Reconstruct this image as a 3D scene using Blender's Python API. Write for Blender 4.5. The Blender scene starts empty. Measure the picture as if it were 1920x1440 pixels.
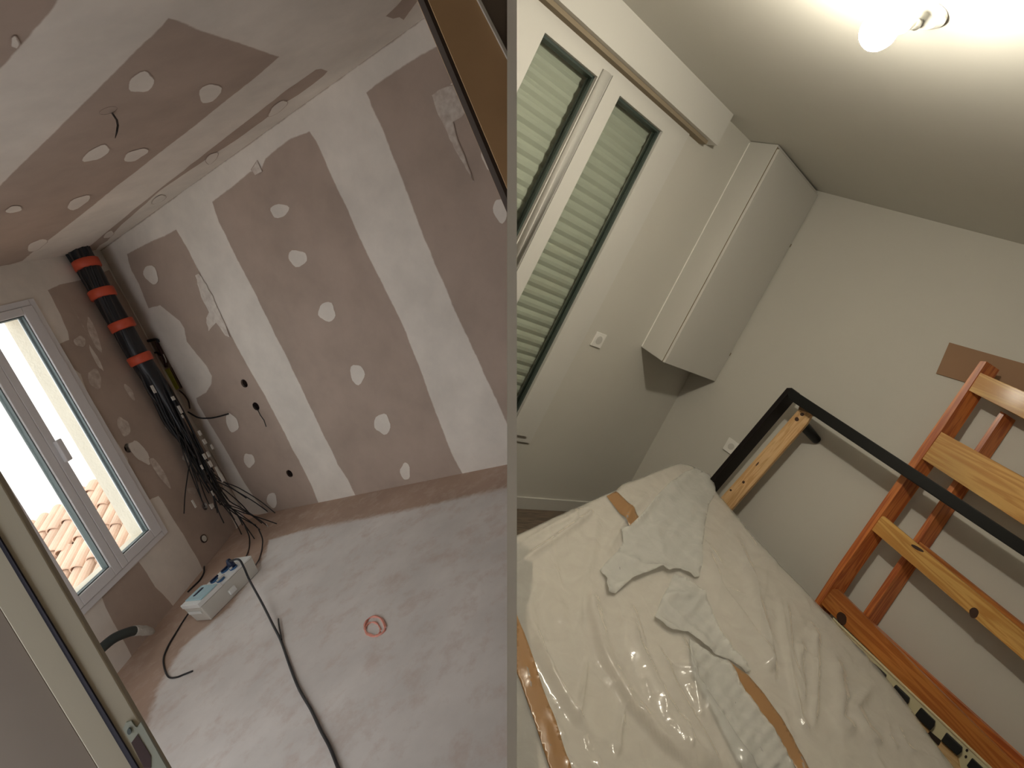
import bpy, bmesh, math, random
import numpy as np
from mathutils import Matrix, Vector
from mathutils.geometry import tessellate_polygon, delaunay_2d_cdt
random.seed(7); RNG = np.random.RandomState(5)
S = bpy.context.scene
COL = S.collection

# ------------------------------------------------------------------ camera, world, exposure
F_PX = 1060.0                                   # focal length in pixels of a 1920 px wide frame
def nrm(v): v = np.asarray(v, float); return v / np.linalg.norm(v)
def ray(x, y): return np.array([x - 960.0, 720.0 - y, -F_PX]) / F_PX
EYE = 1.4798
# directions of the finished bedroom (x: along its window wall, z: up)
G1 = nrm(ray(2159, 1020)); G2 = nrm(ray(200, 10)); VB = -nrm(ray(-2875, 8320))
UB = nrm(np.cross(G1, G2)); UB = UB if UB[1] > 0 else -UB
XB = G1; YB = nrm(np.cross(UB, XB))
MW = np.stack([XB, YB, UB])                     # camera axes -> world axes
C0 = np.array([0, 0, EYE])
def world(p): return MW @ np.asarray(p, float) + C0
cam_d = bpy.data.cameras.new('camera'); cam = bpy.data.objects.new('camera', cam_d); COL.objects.link(cam)
cam_d.sensor_width = 36; cam_d.lens = 36 * F_PX / 1920; cam_d.clip_start = 0.02; cam_d.clip_end = 200
m4 = Matrix.Identity(4)
for i in range(3):
    for j in range(3): m4[i][j] = MW[i][j]
    m4[i][3] = C0[i]
cam.matrix_world = m4
S.camera = cam
wd = bpy.data.worlds.new('overcast_sky'); S.world = wd; wd.use_nodes = True
bg = wd.node_tree.nodes['Background']; bg.inputs[0].default_value = (0.97, 0.975, 1.0, 1); bg.inputs[1].default_value = 1.62
S.view_settings.view_transform = 'Standard'; S.view_settings.look = 'None'
S.view_settings.gamma = 1; S.view_settings.use_curve_mapping = False
S.view_settings.exposure = 0.72
BULB_POWER = 345.0                               # emission strength of the ceiling bulb

# ------------------------------------------------------------------ materials
def lin(c):
    c = np.array(c, float) / 255.0
    return tuple(np.where(c <= 0.04045, c / 12.92, ((c + 0.055) / 1.055) ** 2.4)) + (1,)
def mat(name, rgb=None, rough=0.6, metal=0.0, var=0.06, scale=8.0, bump=0.0, bscale=60.0, coat=0.0, linear=None, spec=0.5):
    m = bpy.data.materials.new(name); m.use_nodes = True; nt = m.node_tree
    b = nt.nodes['Principled BSDF']; c = linear + (1,) if linear else lin(rgb)
    b.inputs['Roughness'].default_value = rough; b.inputs['Metallic'].default_value = metal
    b.inputs['Coat Weight'].default_value = coat; b.inputs['Coat Roughness'].default_value = 0.08
    b.inputs['Specular IOR Level'].default_value = spec
    g = nt.nodes.new('ShaderNodeNewGeometry')
    n = nt.nodes.new('ShaderNodeTexNoise'); n.inputs['Scale'].default_value = scale; n.inputs['Detail'].default_value = 5
    nt.links.new(g.outputs['Position'], n.inputs['Vector'])
    r = nt.nodes.new('ShaderNodeMix'); r.data_type = 'RGBA'
    r.inputs[6].default_value = tuple(x * (1 - var) for x in c[:3]) + (1,)
    r.inputs[7].default_value = tuple(min(1, x * (1 + var)) for x in c[:3]) + (1,)
    nt.links.new(n.outputs['Fac'], r.inputs[0]); nt.links.new(r.outputs[2], b.inputs['Base Color'])
    if bump:
        n2 = nt.nodes.new('ShaderNodeTexNoise'); n2.inputs['Scale'].default_value = bscale; n2.inputs['Detail'].default_value = 6
        bp = nt.nodes.new('ShaderNodeBump'); bp.inputs['Strength'].default_value = bump; bp.inputs['Distance'].default_value = 0.01
        nt.links.new(g.outputs['Position'], n2.inputs['Vector'])
        nt.links.new(n2.outputs['Fac'], bp.inputs['Height']); nt.links.new(bp.outputs['Normal'], b.inputs['Normal'])
    return m
def two_tone(name, ca, cb, attr='cover', rough=0.9, s1=3.0, v=0.10, mott=None):
    """surface that is ca where the attribute is 0 and cb where it is 1 (bare board / filler, screed / dust)"""
    m = bpy.data.materials.new(name); m.use_nodes = True; nt = m.node_tree; L = nt.links
    b = nt.nodes['Principled BSDF']; b.inputs['Roughness'].default_value = rough; b.inputs['Specular IOR Level'].default_value = 0.2
    at = nt.nodes.new('ShaderNodeAttribute'); at.attribute_name = attr
    g = nt.nodes.new('ShaderNodeNewGeometry')
    n = nt.nodes.new('ShaderNodeTexNoise'); n.inputs['Scale'].default_value = s1; n.inputs['Detail'].default_value = 8; n.inputs['Roughness'].default_value = 0.6
    L.new(g.outputs['Position'], n.inputs['Vector'])
    n3 = nt.nodes.new('ShaderNodeTexNoise'); n3.inputs['Scale'].default_value = 28; n3.inputs['Detail'].default_value = 4
    L.new(g.outputs['Position'], n3.inputs['Vector'])
    # wobble the edge of the coverage a little
    ad = nt.nodes.new('ShaderNodeMath'); ad.operation = 'MULTIPLY_ADD'; ad.inputs[1].default_value = 0.5; ad.inputs[2].default_value = -0.25
    L.new(n3.outputs['Fac'], ad.inputs[0])
    sm = nt.nodes.new('ShaderNodeMath'); sm.operation = 'ADD'; L.new(at.outputs['Fac'], sm.inputs[0]); L.new(ad.outputs[0], sm.inputs[1])
    mr = nt.nodes.new('ShaderNodeMapRange'); mr.interpolation_type = 'SMOOTHSTEP'
    mr.inputs[1].default_value = 0.25; mr.inputs[2].default_value = 0.75
    L.new(sm.outputs[0], mr.inputs[0])
    mx = nt.nodes.new('ShaderNodeMix'); mx.data_type = 'RGBA'; mx.inputs[6].default_value = ca + (1,); mx.inputs[7].default_value = cb + (1,)
    L.new(mr.outputs[0], mx.inputs[0])
    hv = nt.nodes.new('ShaderNodeHueSaturation')
    mv = nt.nodes.new('ShaderNodeMapRange'); mv.inputs[1].default_value = 0.3; mv.inputs[2].default_value = 0.7
    mv.inputs[3].default_value = 1 - v; mv.inputs[4].default_value = 1 + v
    L.new(n.outputs['Fac'], mv.inputs[0]); L.new(mv.outputs[0], hv.inputs['Value']); L.new(mx.outputs[2], hv.inputs['Color'])
    out = hv.outputs[0]
    if mott:
        n4 = nt.nodes.new('ShaderNodeTexNoise'); n4.inputs['Scale'].default_value = 7; n4.inputs['Detail'].default_value = 9; n4.inputs['Roughness'].default_value = 0.7
        L.new(g.outputs['Position'], n4.inputs['Vector'])
        r4 = nt.nodes.new('ShaderNodeMapRange'); r4.inputs[1].default_value = 0.50; r4.inputs[2].default_value = 0.68; r4.inputs[4].default_value = 0.55
        L.new(n4.outputs['Fac'], r4.inputs[0])
        m4_ = nt.nodes.new('ShaderNodeMix'); m4_.data_type = 'RGBA'; m4_.inputs[7].default_value = mott + (1,)
        L.new(r4.outputs[0], m4_.inputs[0]); L.new(out, m4_.inputs[6]); out = m4_.outputs[2]
    L.new(out, b.inputs['Base Color'])
    bp = nt.nodes.new('ShaderNodeBump'); bp.inputs['Strength'].default_value = 0.15; bp.inputs['Distance'].default_value = 0.004
    L.new(n3.outputs['Fac'], bp.inputs['Height']); L.new(bp.outputs['Normal'], b.inputs['Normal'])
    return m
def wood(name, c1, c2, rough=0.35, coat=0.3, sc=(2.0, 26.0, 26.0)):
    m = bpy.data.materials.new(name); m.use_nodes = True; nt = m.node_tree; L = nt.links
    b = nt.nodes['Principled BSDF']; b.inputs['Roughness'].default_value = rough; b.inputs['Coat Weight'].default_value = coat
    b.inputs['Coat Roughness'].default_value = 0.15
    at = nt.nodes.new('ShaderNodeAttribute'); at.attribute_name = 'grain'
    mp = nt.nodes.new('ShaderNodeMapping'); mp.inputs['Scale'].default_value = sc; L.new(at.outputs['Vector'], mp.inputs[0])
    n = nt.nodes.new('ShaderNodeTexNoise'); n.inputs['Scale'].default_value = 1.3; n.inputs['Detail'].default_value = 5; n.inputs['Distortion'].default_value = 0.6
    L.new(mp.outputs[0], n.inputs['Vector'])
    w = nt.nodes.new('ShaderNodeMath'); w.operation = 'MULTIPLY'; w.inputs[1].default_value = 34; L.new(n.outputs['Fac'], w.inputs[0])
    s = nt.nodes.new('ShaderNodeMath'); s.operation = 'SINE'; L.new(w.outputs[0], s.inputs[0])
    mr = nt.nodes.new('ShaderNodeMapRange'); mr.inputs[1].default_value = -1; mr.inputs[2].default_value = 1; L.new(s.outputs[0], mr.inputs[0])
    mx = nt.nodes.new('ShaderNodeMix'); mx.data_type = 'RGBA'; mx.inputs[6].default_value = lin(c1); mx.inputs[7].default_value = lin(c2)
    L.new(mr.outputs[0], mx.inputs[0])
    n2 = nt.nodes.new('ShaderNodeTexNoise'); n2.inputs['Scale'].default_value = 3; L.new(at.outputs['Vector'], n2.inputs['Vector'])
    hv = nt.nodes.new('ShaderNodeHueSaturation'); m2 = nt.nodes.new('ShaderNodeMapRange')
    m2.inputs[1].default_value = 0.3; m2.inputs[2].default_value = 0.7; m2.inputs[3].default_value = 0.85; m2.inputs[4].default_value = 1.12
    L.new(n2.outputs['Fac'], m2.inputs[0]); L.new(m2.outputs[0], hv.inputs['Value']); L.new(mx.outputs[2], hv.inputs['Color'])
    L.new(hv.outputs[0], b.inputs['Base Color'])
    return m
def film(name, alpha=0.5, rgb=(0.82, 0.83, 0.80), rough=0.22):
    m = bpy.data.materials.new(name); m.use_nodes = True; nt = m.node_tree; L = nt.links
    b = nt.nodes['Principled BSDF']; b.inputs['Base Color'].default_value = rgb + (1,)
    b.inputs['Roughness'].default_value = rough; b.inputs['Specular IOR Level'].default_value = 0.7
    g = nt.nodes.new('ShaderNodeNewGeometry'); n = nt.nodes.new('ShaderNodeTexNoise'); n.inputs['Scale'].default_value = 9; n.inputs['Detail'].default_value = 6
    n.inputs['Distortion'].default_value = 1.2
    L.new(g.outputs['Position'], n.inputs['Vector'])
    mr = nt.nodes.new('ShaderNodeMapRange'); mr.inputs[1].default_value = 0.3; mr.inputs[2].default_value = 0.75
    mr.inputs[3].default_value = alpha * 0.92; mr.inputs[4].default_value = min(1, alpha * 1.08)
    L.new(n.outputs['Fac'], mr.inputs[0]); L.new(mr.outputs[0], b.inputs['Alpha'])
    bp = nt.nodes.new('ShaderNodeBump'); bp.inputs['Strength'].default_value = 0.25; bp.inputs['Distance'].default_value = 0.01
    n2 = nt.nodes.new('ShaderNodeTexNoise'); n2.inputs['Scale'].default_value = 13; n2.inputs['Detail'].default_value = 2; n2.inputs['Distortion'].default_value = 2.0
    L.new(g.outputs['Position'], n2.inputs['Vector']); L.new(n2.outputs['Fac'], bp.inputs['Height']); L.new(bp.outputs['Normal'], b.inputs['Normal'])
    return m
def glass(name, tint, a):
    m = bpy.data.materials.new(name); m.use_nodes = True; nt = m.node_tree; nt.nodes.clear(); L = nt.links
    t = nt.nodes.new('ShaderNodeBsdfTransparent'); t.inputs[0].default_value = tint + (1,)
    gl = nt.nodes.new('ShaderNodeBsdfGlossy'); gl.inputs['Roughness'].default_value = 0.02
    fr = nt.nodes.new('ShaderNodeFresnel'); fr.inputs[0].default_value = 1.45
    ge = nt.nodes.new('ShaderNodeNewGeometry'); iv = nt.nodes.new('ShaderNodeMath'); iv.operation = 'SUBTRACT'; iv.inputs[0].default_value = 1; L.new(ge.outputs['Backfacing'], iv.inputs[1])
    mu = nt.nodes.new('ShaderNodeMath'); mu.operation = 'MULTIPLY'; L.new(fr.outputs[0], mu.inputs[0]); L.new(iv.outputs[0], mu.inputs[1])
    mx = nt.nodes.new('ShaderNodeMixShader'); L.new(mu.outputs[0], mx.inputs[0]); L.new(t.outputs[0], mx.inputs[1]); L.new(gl.outputs[0], mx.inputs[2])
    o = nt.nodes.new('ShaderNodeOutputMaterial'); L.new(mx.outputs[0], o.inputs[0])
    return m
def emit(name, c, s):
    m = bpy.data.materials.new(name); m.use_nodes = True; nt = m.node_tree
    b = nt.nodes['Principled BSDF']; b.inputs['Base Color'].default_value = (0.9, 0.9, 0.85, 1)
    b.inputs['Emission Color'].default_value = c + (1,); b.inputs['Emission Strength'].default_value = s
    return m
BOARD = (0.47, 0.375, 0.31); FILL = (0.81, 0.750, 0.672)
M_PB = two_tone('plasterboard_and_filler', BOARD, FILL)
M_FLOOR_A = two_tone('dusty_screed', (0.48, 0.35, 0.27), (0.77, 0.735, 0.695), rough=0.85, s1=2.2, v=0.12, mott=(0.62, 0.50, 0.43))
M_CREAM = mat('cream_render', linear=(0.72, 0.66, 0.54), rough=0.9, bump=0.4)
M_UPVC = mat('white_window_plastic', linear=(0.80, 0.79, 0.80), rough=0.35, var=0.02)
M_GASKET = mat('grey_gasket', linear=(0.10, 0.13, 0.13), rough=0.5)
M_GLASS = glass('clear_glass', (0.97, 0.99, 0.98), 0)
M_GLASSB = glass('greenish_glass', (0.93, 0.95, 0.93), 0)
M_TILE = mat('terracotta_tiles', linear=(0.66, 0.46, 0.34), rough=0.85, var=0.35, scale=4.0, bump=0.3)
M_WHITEW = mat('white_facade', linear=(0.85, 0.85, 0.83), rough=0.9)
M_BLACK = mat('black_cable_sheath', linear=(0.012, 0.013, 0.016), rough=0.4, var=0.3)
M_CABEND = mat('dusty_cable_sheath', linear=(0.028, 0.022, 0.020), rough=0.55, var=0.4)
M_LABEL = mat('white_label', linear=(0.75, 0.73, 0.68), rough=0.6)
M_ORANGE = mat('orange_tape', linear=(0.62, 0.09, 0.04), rough=0.5)
M_DARKBOX = mat('dark_box_interior', linear=(0.05, 0.03, 0.025), rough=0.7)
M_GREENBOX = mat('lime_plastic', linear=(0.42, 0.46, 0.05), rough=0.5)
M_REDBR = mat('dark_red_conduit', linear=(0.045, 0.015, 0.015), rough=0.5)
M_JAMB = mat('grey_beige_painted_jamb', linear=(0.46, 0.42, 0.32), rough=0.6, var=0.05)
M_SEAL = mat('dark_blue_seal', linear=(0.02, 0.02, 0.045), rough=0.5)
M_STEEL = mat('brushed_steel', linear=(0.42, 0.46, 0.40), rough=0.4, metal=0.3)
M_BROWNJ = mat('brown_timber_jamb', linear=(0.52, 0.34, 0.18), rough=0.6, var=0.12, scale=14)
M_DBROWN = mat('dark_brown_edge', linear=(0.03, 0.018, 0.012), rough=0.6)
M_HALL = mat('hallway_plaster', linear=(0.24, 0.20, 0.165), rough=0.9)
M_LGREY = mat('light_grey_plastic', linear=(0.62, 0.60, 0.54), rough=0.45)
M_WPLAS = mat('pale_plastic', linear=(0.78, 0.79, 0.76), rough=0.35)
M_BLUECL = mat('pale_blue_cover', linear=(0.42, 0.62, 0.68), rough=0.15, var=0.12, scale=25)
M_BLUE = mat('blue_socket', linear=(0.05, 0.14, 0.30), rough=0.4)
M_NAVY = mat('navy_plug', linear=(0.01, 0.02, 0.06), rough=0.4)
M_HOSE = mat('grey_green_hose', linear=(0.03, 0.04, 0.038), rough=0.5)
M_SILV = mat('crumpled_foil', linear=(0.55, 0.53, 0.48), rough=0.5, bump=0.8, bscale=90)
M_MARK = mat('orange_marker_paint', linear=(0.80, 0.36, 0.28), rough=0.9, var=0.1)
# finished bedroom
M_WALLB = mat('off_white_wall_paint', linear=(0.62, 0.605, 0.55), rough=0.75, var=0.015, bump=0.05, bscale=220)
M_CEILB = mat('white_ceiling_paint', linear=(0.60, 0.59, 0.54), rough=0.8, var=0.015)
M_WHITEB = mat('satin_white_paint', linear=(0.64, 0.63, 0.59), rough=0.4, var=0.01)
M_CAULK = mat('white_caulk', linear=(0.88, 0.87, 0.83), rough=0.5, var=0.01)
M_GAP = mat('dark_joint', linear=(0.27, 0.22, 0.15), rough=0.9)
M_SHUT = mat('shutter_slats', linear=(0.52, 0.53, 0.46), rough=0.5, var=0.02)
M_DGREY = mat('dark_window_gasket', linear=(0.05, 0.07, 0.06), rough=0.4)
M_LAMIN = wood('grey_oak_laminate', (128, 112, 95), (98, 86, 74), rough=0.5, coat=0.0)
M_BEDBLK = mat('black_brown_frame', linear=(0.008, 0.005, 0.005), rough=0.5, var=0.3, spec=.25)
M_BLKLEG = mat('black_leg', linear=(0.005, 0.006, 0.006), rough=0.4, spec=.3)
M_SLATW = wood('raw_pine', (226, 190, 140), (205, 160, 108), rough=0.6, coat=0.0)
M_SLATEND = mat('brown_batten', linear=(0.22, 0.13, 0.07), rough=0.7)
M_KNOT = mat('dark_knot', linear=(0.05, 0.02, 0.01), rough=0.5)
M_PINE = wood('honey_pine', (222, 176, 98), (198, 142, 66), rough=0.5, coat=0.1, sc=(1.2, 14, 14))
M_PINE_D = wood('amber_pine', (200, 130, 62), (172, 98, 40), sc=(1.2, 14, 14))
M_POST = wood('red_stained_pine', (216, 132, 68), (178, 92, 46), sc=(1.2, 20, 20))
M_CARD = mat('brown_cardboard', linear=(0.33, 0.20, 0.12), rough=0.9, var=0.03)
M_CREAMB = mat('cream_lacquered_frame', linear=(0.74, 0.68, 0.44), rough=0.4, var=0.03)
M_RUBBER = mat('black_rubber', linear=(0.012, 0.014, 0.014), rough=0.55)
M_BEECH = wood('beech_slat', (228, 196, 146), (214, 176, 124), rough=0.5)
M_MATT = mat('cream_mattress_ticking', linear=(0.76, 0.69, 0.60), rough=0.65, var=0.015, scale=3)
M_FILM = film('thin_plastic_film', 0.38, rough=0.14)
M_FILM2 = film('loose_plastic_film', 0.55, (0.86, 0.865, 0.82), 0.12)
M_TAPE = mat('brown_packing_tape', linear=(0.42, 0.24, 0.11), rough=0.3, var=0.04, coat=0.2)
M_LAMPW = mat('white_porcelain', linear=(0.8, 0.8, 0.76), rough=0.4)
M_BULB = emit('lit_bulb', (1.0, 0.915, 0.755), BULB_POWER)

# ------------------------------------------------------------------ geometry helpers (points in camera-centred metres)
def hit(P, x, y):
    r = ray(x, y); return r * (P[1] / (P[0] @ r))
def off(P, d): return (P[0], P[1] + d)
def plane(p, n): n = nrm(n); n = -n if n @ p > 0 else n; return (n, n @ p)
def to_px(p): return np.array([960 + F_PX * p[0] / -p[2], 720 - F_PX * p[1] / -p[2]])
def empty(name, p, label=None, cat=None, group=None, kind=None):
    o = bpy.data.objects.new(name, None); COL.objects.link(o); o.location = world(p); o.empty_display_size = 0.05
    tag(o, label, cat, group, kind); return o
def tag(o, label=None, cat=None, group=None, kind=None):
    for k, v in (('label', label), ('category', cat), ('group', group), ('kind', kind)):
        if v: o[k] = v
    return o
def mesh_obj(name, V, Fc, m, parent=None, smooth=False, cover=None, grain=None, mats=None, fmat=None):
    V = np.array([world(v) for v in V])
    if parent is not None: o0 = np.array(parent['_abs'])  if '_abs' in parent else np.array(parent.location)
    if parent is None: org = np.array([(V[:, 0].min() + V[:, 0].max()) / 2, (V[:, 1].min() + V[:, 1].max()) / 2, V[:, 2].min()])
    else: org = V.mean(0)
    me = bpy.data.meshes.new(name)
    me.from_pydata([tuple(v - org) for v in V], [], [tuple(int(i) for i in f) for f in Fc]); me.update()
    bm = bmesh.new(); bm.from_mesh(me); 
    if cover is None and grain is None: bmesh.ops.recalc_face_normals(bm, faces=bm.faces)
    bm.to_mesh(me); bm.free()
    if cover is not None:
        a = me.attributes.new('cover', 'FLOAT', 'POINT'); a.data.foreach_set('value', np.array(cover, np.float32))
    if grain is not None:
        a = me.attributes.new('grain', 'FLOAT_VECTOR', 'POINT'); a.data.foreach_set('vector', np.array(grain, np.float32).ravel())
    for mm in (mats or [m]): me.materials.append(mm)
    if fmat: me.polygons.foreach_set('material_index', fmat)
    if smooth: me.polygons.foreach_set('use_smooth', [True] * len(me.polygons))
    o = bpy.data.objects.new(name, me); COL.objects.link(o)
    if parent is not None:
        o.parent = parent; o.location = org - o0
        ABS[o.name] = org
    else:
        o.location = org
    ABS[o.name] = org
    return o
ABS = {}
class _P(dict): pass
def child_fix(parent):      # absolute origin of a parent (thing or part)
    return ABS.get(parent.name, np.array(parent.location))
_old = mesh_obj
def mesh_obj(name, V, Fc, m, parent=None, **k):
    o = _old(name, V, Fc, m, None, **k)
    if parent is not None:
        o.parent = parent; o.location = Vector(ABS[o.name] - child_fix(parent))
    return o
class MB:
    """collects shapes into one mesh"""
    def __init__(s): s.V = []; s.F = []
    def add(s, V, Fc):
        n = len(s.V); s.V += [np.array(v, float) for v in V]; s.F += [tuple(i + n for i in f) for f in Fc]; return s
    def box(s, o, a, b, c):
        o, a, b, c = [np.array(t, float) for t in (o, a, b, c)]
        V = [o, o + a, o + a + b, o + b, o + c, o + a + c, o + a + b + c, o + b + c]
        return s.add(V, [(0, 3, 2, 1), (4, 5, 6, 7), (0, 1, 5, 4), (1, 2, 6, 5), (2, 3, 7, 6), (3, 0, 4, 7)])
    def tube(s, P, r, n=8, cap=True):
        P = [np.array(p, float) for p in P]; rs = r if hasattr(r, '__len__') else [r] * len(P)
        V = []; t0 = nrm(P[1] - P[0]); a = nrm(np.cross(t0, [0.3, 0.5, 0.81]))
        for i, p in enumerate(P):
            t = nrm(P[min(i + 1, len(P) - 1)] - P[max(i - 1, 0)]); a = nrm(a - t * (a @ t)); b = np.cross(t, a)
            for k in range(n):
                th = 2 * math.pi * k / n; V.append(p + rs[i] * (a * math.cos(th) + b * math.sin(th)))
        Fc = [(i * n + k, i * n + (k + 1) % n, (i + 1) * n + (k + 1) % n, (i + 1) * n + k) for i in range(len(P) - 1) for k in range(n)]
        if cap: Fc += [tuple(range(n))[::-1], tuple((len(P) - 1) * n + k for k in range(n))]
        return s.add(V, Fc)
    def ball(s, c, r, n=24, stretch=None):
        V = []; Fc = []
        for i in range(1, n // 2):
            ph = math.pi * i / (n // 2)
            for k in range(n):
                th = 2 * math.pi * k / n; d = np.array([math.sin(ph) * math.cos(th), math.sin(ph) * math.sin(th), math.cos(ph)]); V.append(np.array(c) + r * d)
        R_ = n // 2 - 1
        for i in range(R_ - 1):
            for k in range(n): Fc.append((i * n + k, i * n + (k + 1) % n, (i + 1) * n + (k + 1) % n, (i + 1) * n + k))
        V += [np.array(c) + [0, 0, r], np.array(c) - [0, 0, r]]
        for k in range(n): Fc += [(len(V) - 2, (k + 1) % n, k), (len(V) - 1, (R_ - 1) * n + k, (R_ - 1) * n + (k + 1) % n)]
        return s.add(V, Fc)
    def slab(s, outer, holes, shift):
        """polygon with holes, given thickness by the vector shift"""
        loops = [list(outer)] + [list(h) for h in holes]; flat = [p for l in loops for p in l]
        nn = nrm(np.cross(outer[1] - outer[0], outer[2] - outer[1])); ax = nrm(outer[1] - outer[0]); ay = np.cross(nn, ax)
        tr = tessellate_polygon([[Vector(((p - outer[0]) @ ax, (p - outer[0]) @ ay, 0)) for p in l] for l in loops])
        n = len(flat); V = flat + [p + shift for p in flat]
        Fc = [tuple(t) for t in tr] + [tuple(i + n for i in t[::-1]) for t in tr]; k = 0
        for l in loops:
            m_ = len(l)
            for i in range(m_): a, b = k + i, k + (i + 1) % m_; Fc.append((a, b, b + n, a + n))
            k += m_
        return s.add(V, Fc)
    def build(s, name, m, parent=None, **k): return mesh_obj(name, s.V, s.F, m, parent, **k)
def prism_px(poly, P, d0, d1, name, m, parent=None, bevel=0.0, **k):
    front = [hit(off(P, d1), *p) for p in poly]
    o = MB().slab(front, [], -P[0] * (d1 - d0)).build(name, m, parent, **k)
    if bevel: bev(o, bevel)
    return o
def bev(o, w, seg=2):
    b = o.modifiers.new('bevel', 'BEVEL'); b.width = w; b.segments = seg; b.limit_method = 'ANGLE'
    return o
def board_px(poly, P, d0, d1, name, m, parent=None, bevel=0.002, skew=0.0):
    """a plank: poly[0]->poly[1] runs along the grain"""
    front = [hit(off(P, d1), *p) for p in poly]
    mb = MB().slab(front, [], -P[0] * (d1 - d0) - G2 * skew)
    ax = nrm(front[1] - front[0]); az = P[0]; ay = nrm(np.cross(az, ax)); sd = random.uniform(0, 9)
    gr = [((v - front[0]) @ ax + sd, (v - front[0]) @ ay + sd, (v - front[0]) @ az) for v in mb.V]
    o = mb.build(name, m, parent, grain=gr)
    if bevel: bev(o, bevel)
    return o
WP = 0.0102                                      # thickness of the partition board between the two rooms
def clip(o, side, fill=True):
    """cut a shell piece where it meets the partition"""
    p = world(np.array([side * WP / 2, 0, -1])); n = MW @ np.array([side, 0, 0])
    bm = bmesh.new(); bm.from_mesh(o.data)
    org = Vector(ABS[o.name])
    r = bmesh.ops.bisect_plane(bm, geom=bm.verts[:] + bm.edges[:] + bm.faces[:], plane_co=Vector(p) - org, plane_no=Vector(n), clear_inner=True)
    ed = [e for e in r['geom_cut'] if isinstance(e, bmesh.types.BMEdge)]
    if ed and fill: bmesh.ops.holes_fill(bm, edges=[e for e in bm.edges if e.is_boundary], sides=0)
    bm.to_mesh(o.data); bm.free(); return o
def densify(poly, step, jit=0.0):
    out = []
    for i in range(len(poly)):
        a = np.array(poly[i], float); b = np.array(poly[(i + 1) % len(poly)], float); n = max(1, int(np.linalg.norm(b - a) / step))
        for k in range(n):
            p = a + (b - a) * k / n
            out.append(p + (np.array([random.gauss(0, jit), random.gauss(0, jit)]) if 0 < k else 0))
    return out
def ell(cx, cy, rx, ry, rot=0, n=18, jit=0.12):
    r = math.radians(rot); out = []
    ph = [random.uniform(0, 6.28) for _ in range(3)]
    for k in range(n):
        t = 2 * math.pi * k / n; j = 1 + jit * (math.sin(2 * t + ph[0]) + math.sin(3 * t + ph[1]) + 0.6 * math.sin(5 * t + ph[2])) / 1.6
        x, y = rx * j * math.cos(t), ry * j * math.sin(t); out.append((cx + x * math.cos(r) - y * math.sin(r), cy + x * math.sin(r) + y * math.cos(r)))
    return out
class Patches:
    """areas of filler (or bare board) lying on a wall plane, with a feathered edge"""
    def __init__(s, P): s.P = P; s.V = []; s.F = []; s.C = []; s.k = 0
    def add(s, poly, feather=0.012, inner=1.0, edge=0.0, dens=14, jit=0.0, lim=(None, 956), holes=()):
        if dens: poly = densify(poly, dens, jit)
        pts = []
        for x, y in poly:
            if lim[1] is not None: x = min(x, lim[1])
            if lim[0] is not None: x = max(x, lim[0])
            pts.append((x, y))
        s.k += 1; P = off(s.P, 0.0003 * s.k)
        W3 = [hit(P, *p) for p in pts]; n = P[0]
        ax = nrm(np.cross(n, [0.1, 1, 0.2])); ay = np.cross(n, ax); o = W3[0]
        Q = np.array([((w - o) @ ax, (w - o) @ ay) for w in W3])
        area = 0.5 * np.sum(Q[:, 0] * np.roll(Q[:, 1], -1) - np.roll(Q[:, 0], -1) * Q[:, 1])
        if area < 0: Q = Q[::-1].copy()
        N = len(Q); I = []
        for i in range(N):
            a, b, c = Q[i - 1], Q[i], Q[(i + 1) % N]; e1 = b - a; e2 = c - b
            n1 = np.array([-e1[1], e1[0]]) / (np.linalg.norm(e1) + 1e-9); n2 = np.array([-e2[1], e2[0]]) / (np.linalg.norm(e2) + 1e-9)
            m = n1 + n2; m = m / max(0.7, np.linalg.norm(m)); I.append(b + m * feather)
        base = len(s.V); 
        for q in list(Q) + I: s.V.append(o + ax * q[0] + ay * q[1])
        s.C += [edge] * N + [inner] * N
        s.F += [(base + i, base + (i + 1) % N, base + N + (i + 1) % N, base + N + i) for i in range(N)]
        HL = []
        for h in holes:
            hl = [hit(P, *p) for p in h]; HL.append([Vector(((w - o) @ ax, (w - o) @ ay, 0)) for w in hl])
        for l in HL:
            for q in l: s.V.append(o + ax * q.x + ay * q.y); s.C.append(inner)
        for t in tessellate_polygon([[Vector((q[0], q[1], 0)) for q in I]] + HL): s.F.append(tuple(base + N + i for i in t))
        return s
    def build(s, name, m, parent): 
        o = mesh_obj(name, s.V, s.F, m, parent, cover=s.C); return o

# ================================================================== ROOM UNDER CONSTRUCTION (left)
H1 = nrm(ray(-888, 1243)); H2 = nrm(ray(975, 346)); VA = -nrm(ray(3200, 6000))
UA = nrm(np.cross(H1, H2)); UA = UA if UA[1] > 0 else -UA
FA = (UA, -1.5)
CA0 = hit(FA, 461, 970)
LA = plane(CA0, np.cross(H1, VA)); WA = plane(CA0, np.cross(H2, VA))
topA = (CA0 + VA * (2.425 / (VA @ UA))); CA = (-UA, -(topA @ UA)); BT = 2.425 / (VA @ UA)
def wp(a, b, d=0.0): return CA0 - H2 * a + VA * b + WA[0] * d
def lp(s, b, d=0.0): return CA0 - H1 * s + VA * b + LA[0] * d
def fpA(s, a, z=0.0): return CA0 - H1 * s - H2 * a + UA * z
def wbox(mb, a0, a1, b0, b1, d0, d1): return mb.box(wp(a0, b0, d0), wp(a1, b0, d0) - wp(a0, b0, d0), wp(a0, b1, d0) - wp(a0, b0, d0), WA[0] * (d1 - d0))
def shell(name, m, outer, holes, shift, cover=None, side=-1, kind='structure'):
    mb = MB().slab(outer, holes, shift)
    o = mb.build(name, m, cover=None if cover is None else [cover] * len(mb.V))
    o['kind'] = kind; clip(o, side)
    if cover is not None:
        a = o.data.attributes.get('cover'); a.data.foreach_set('value', [cover] * len(o.data.vertices))
    return o
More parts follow.
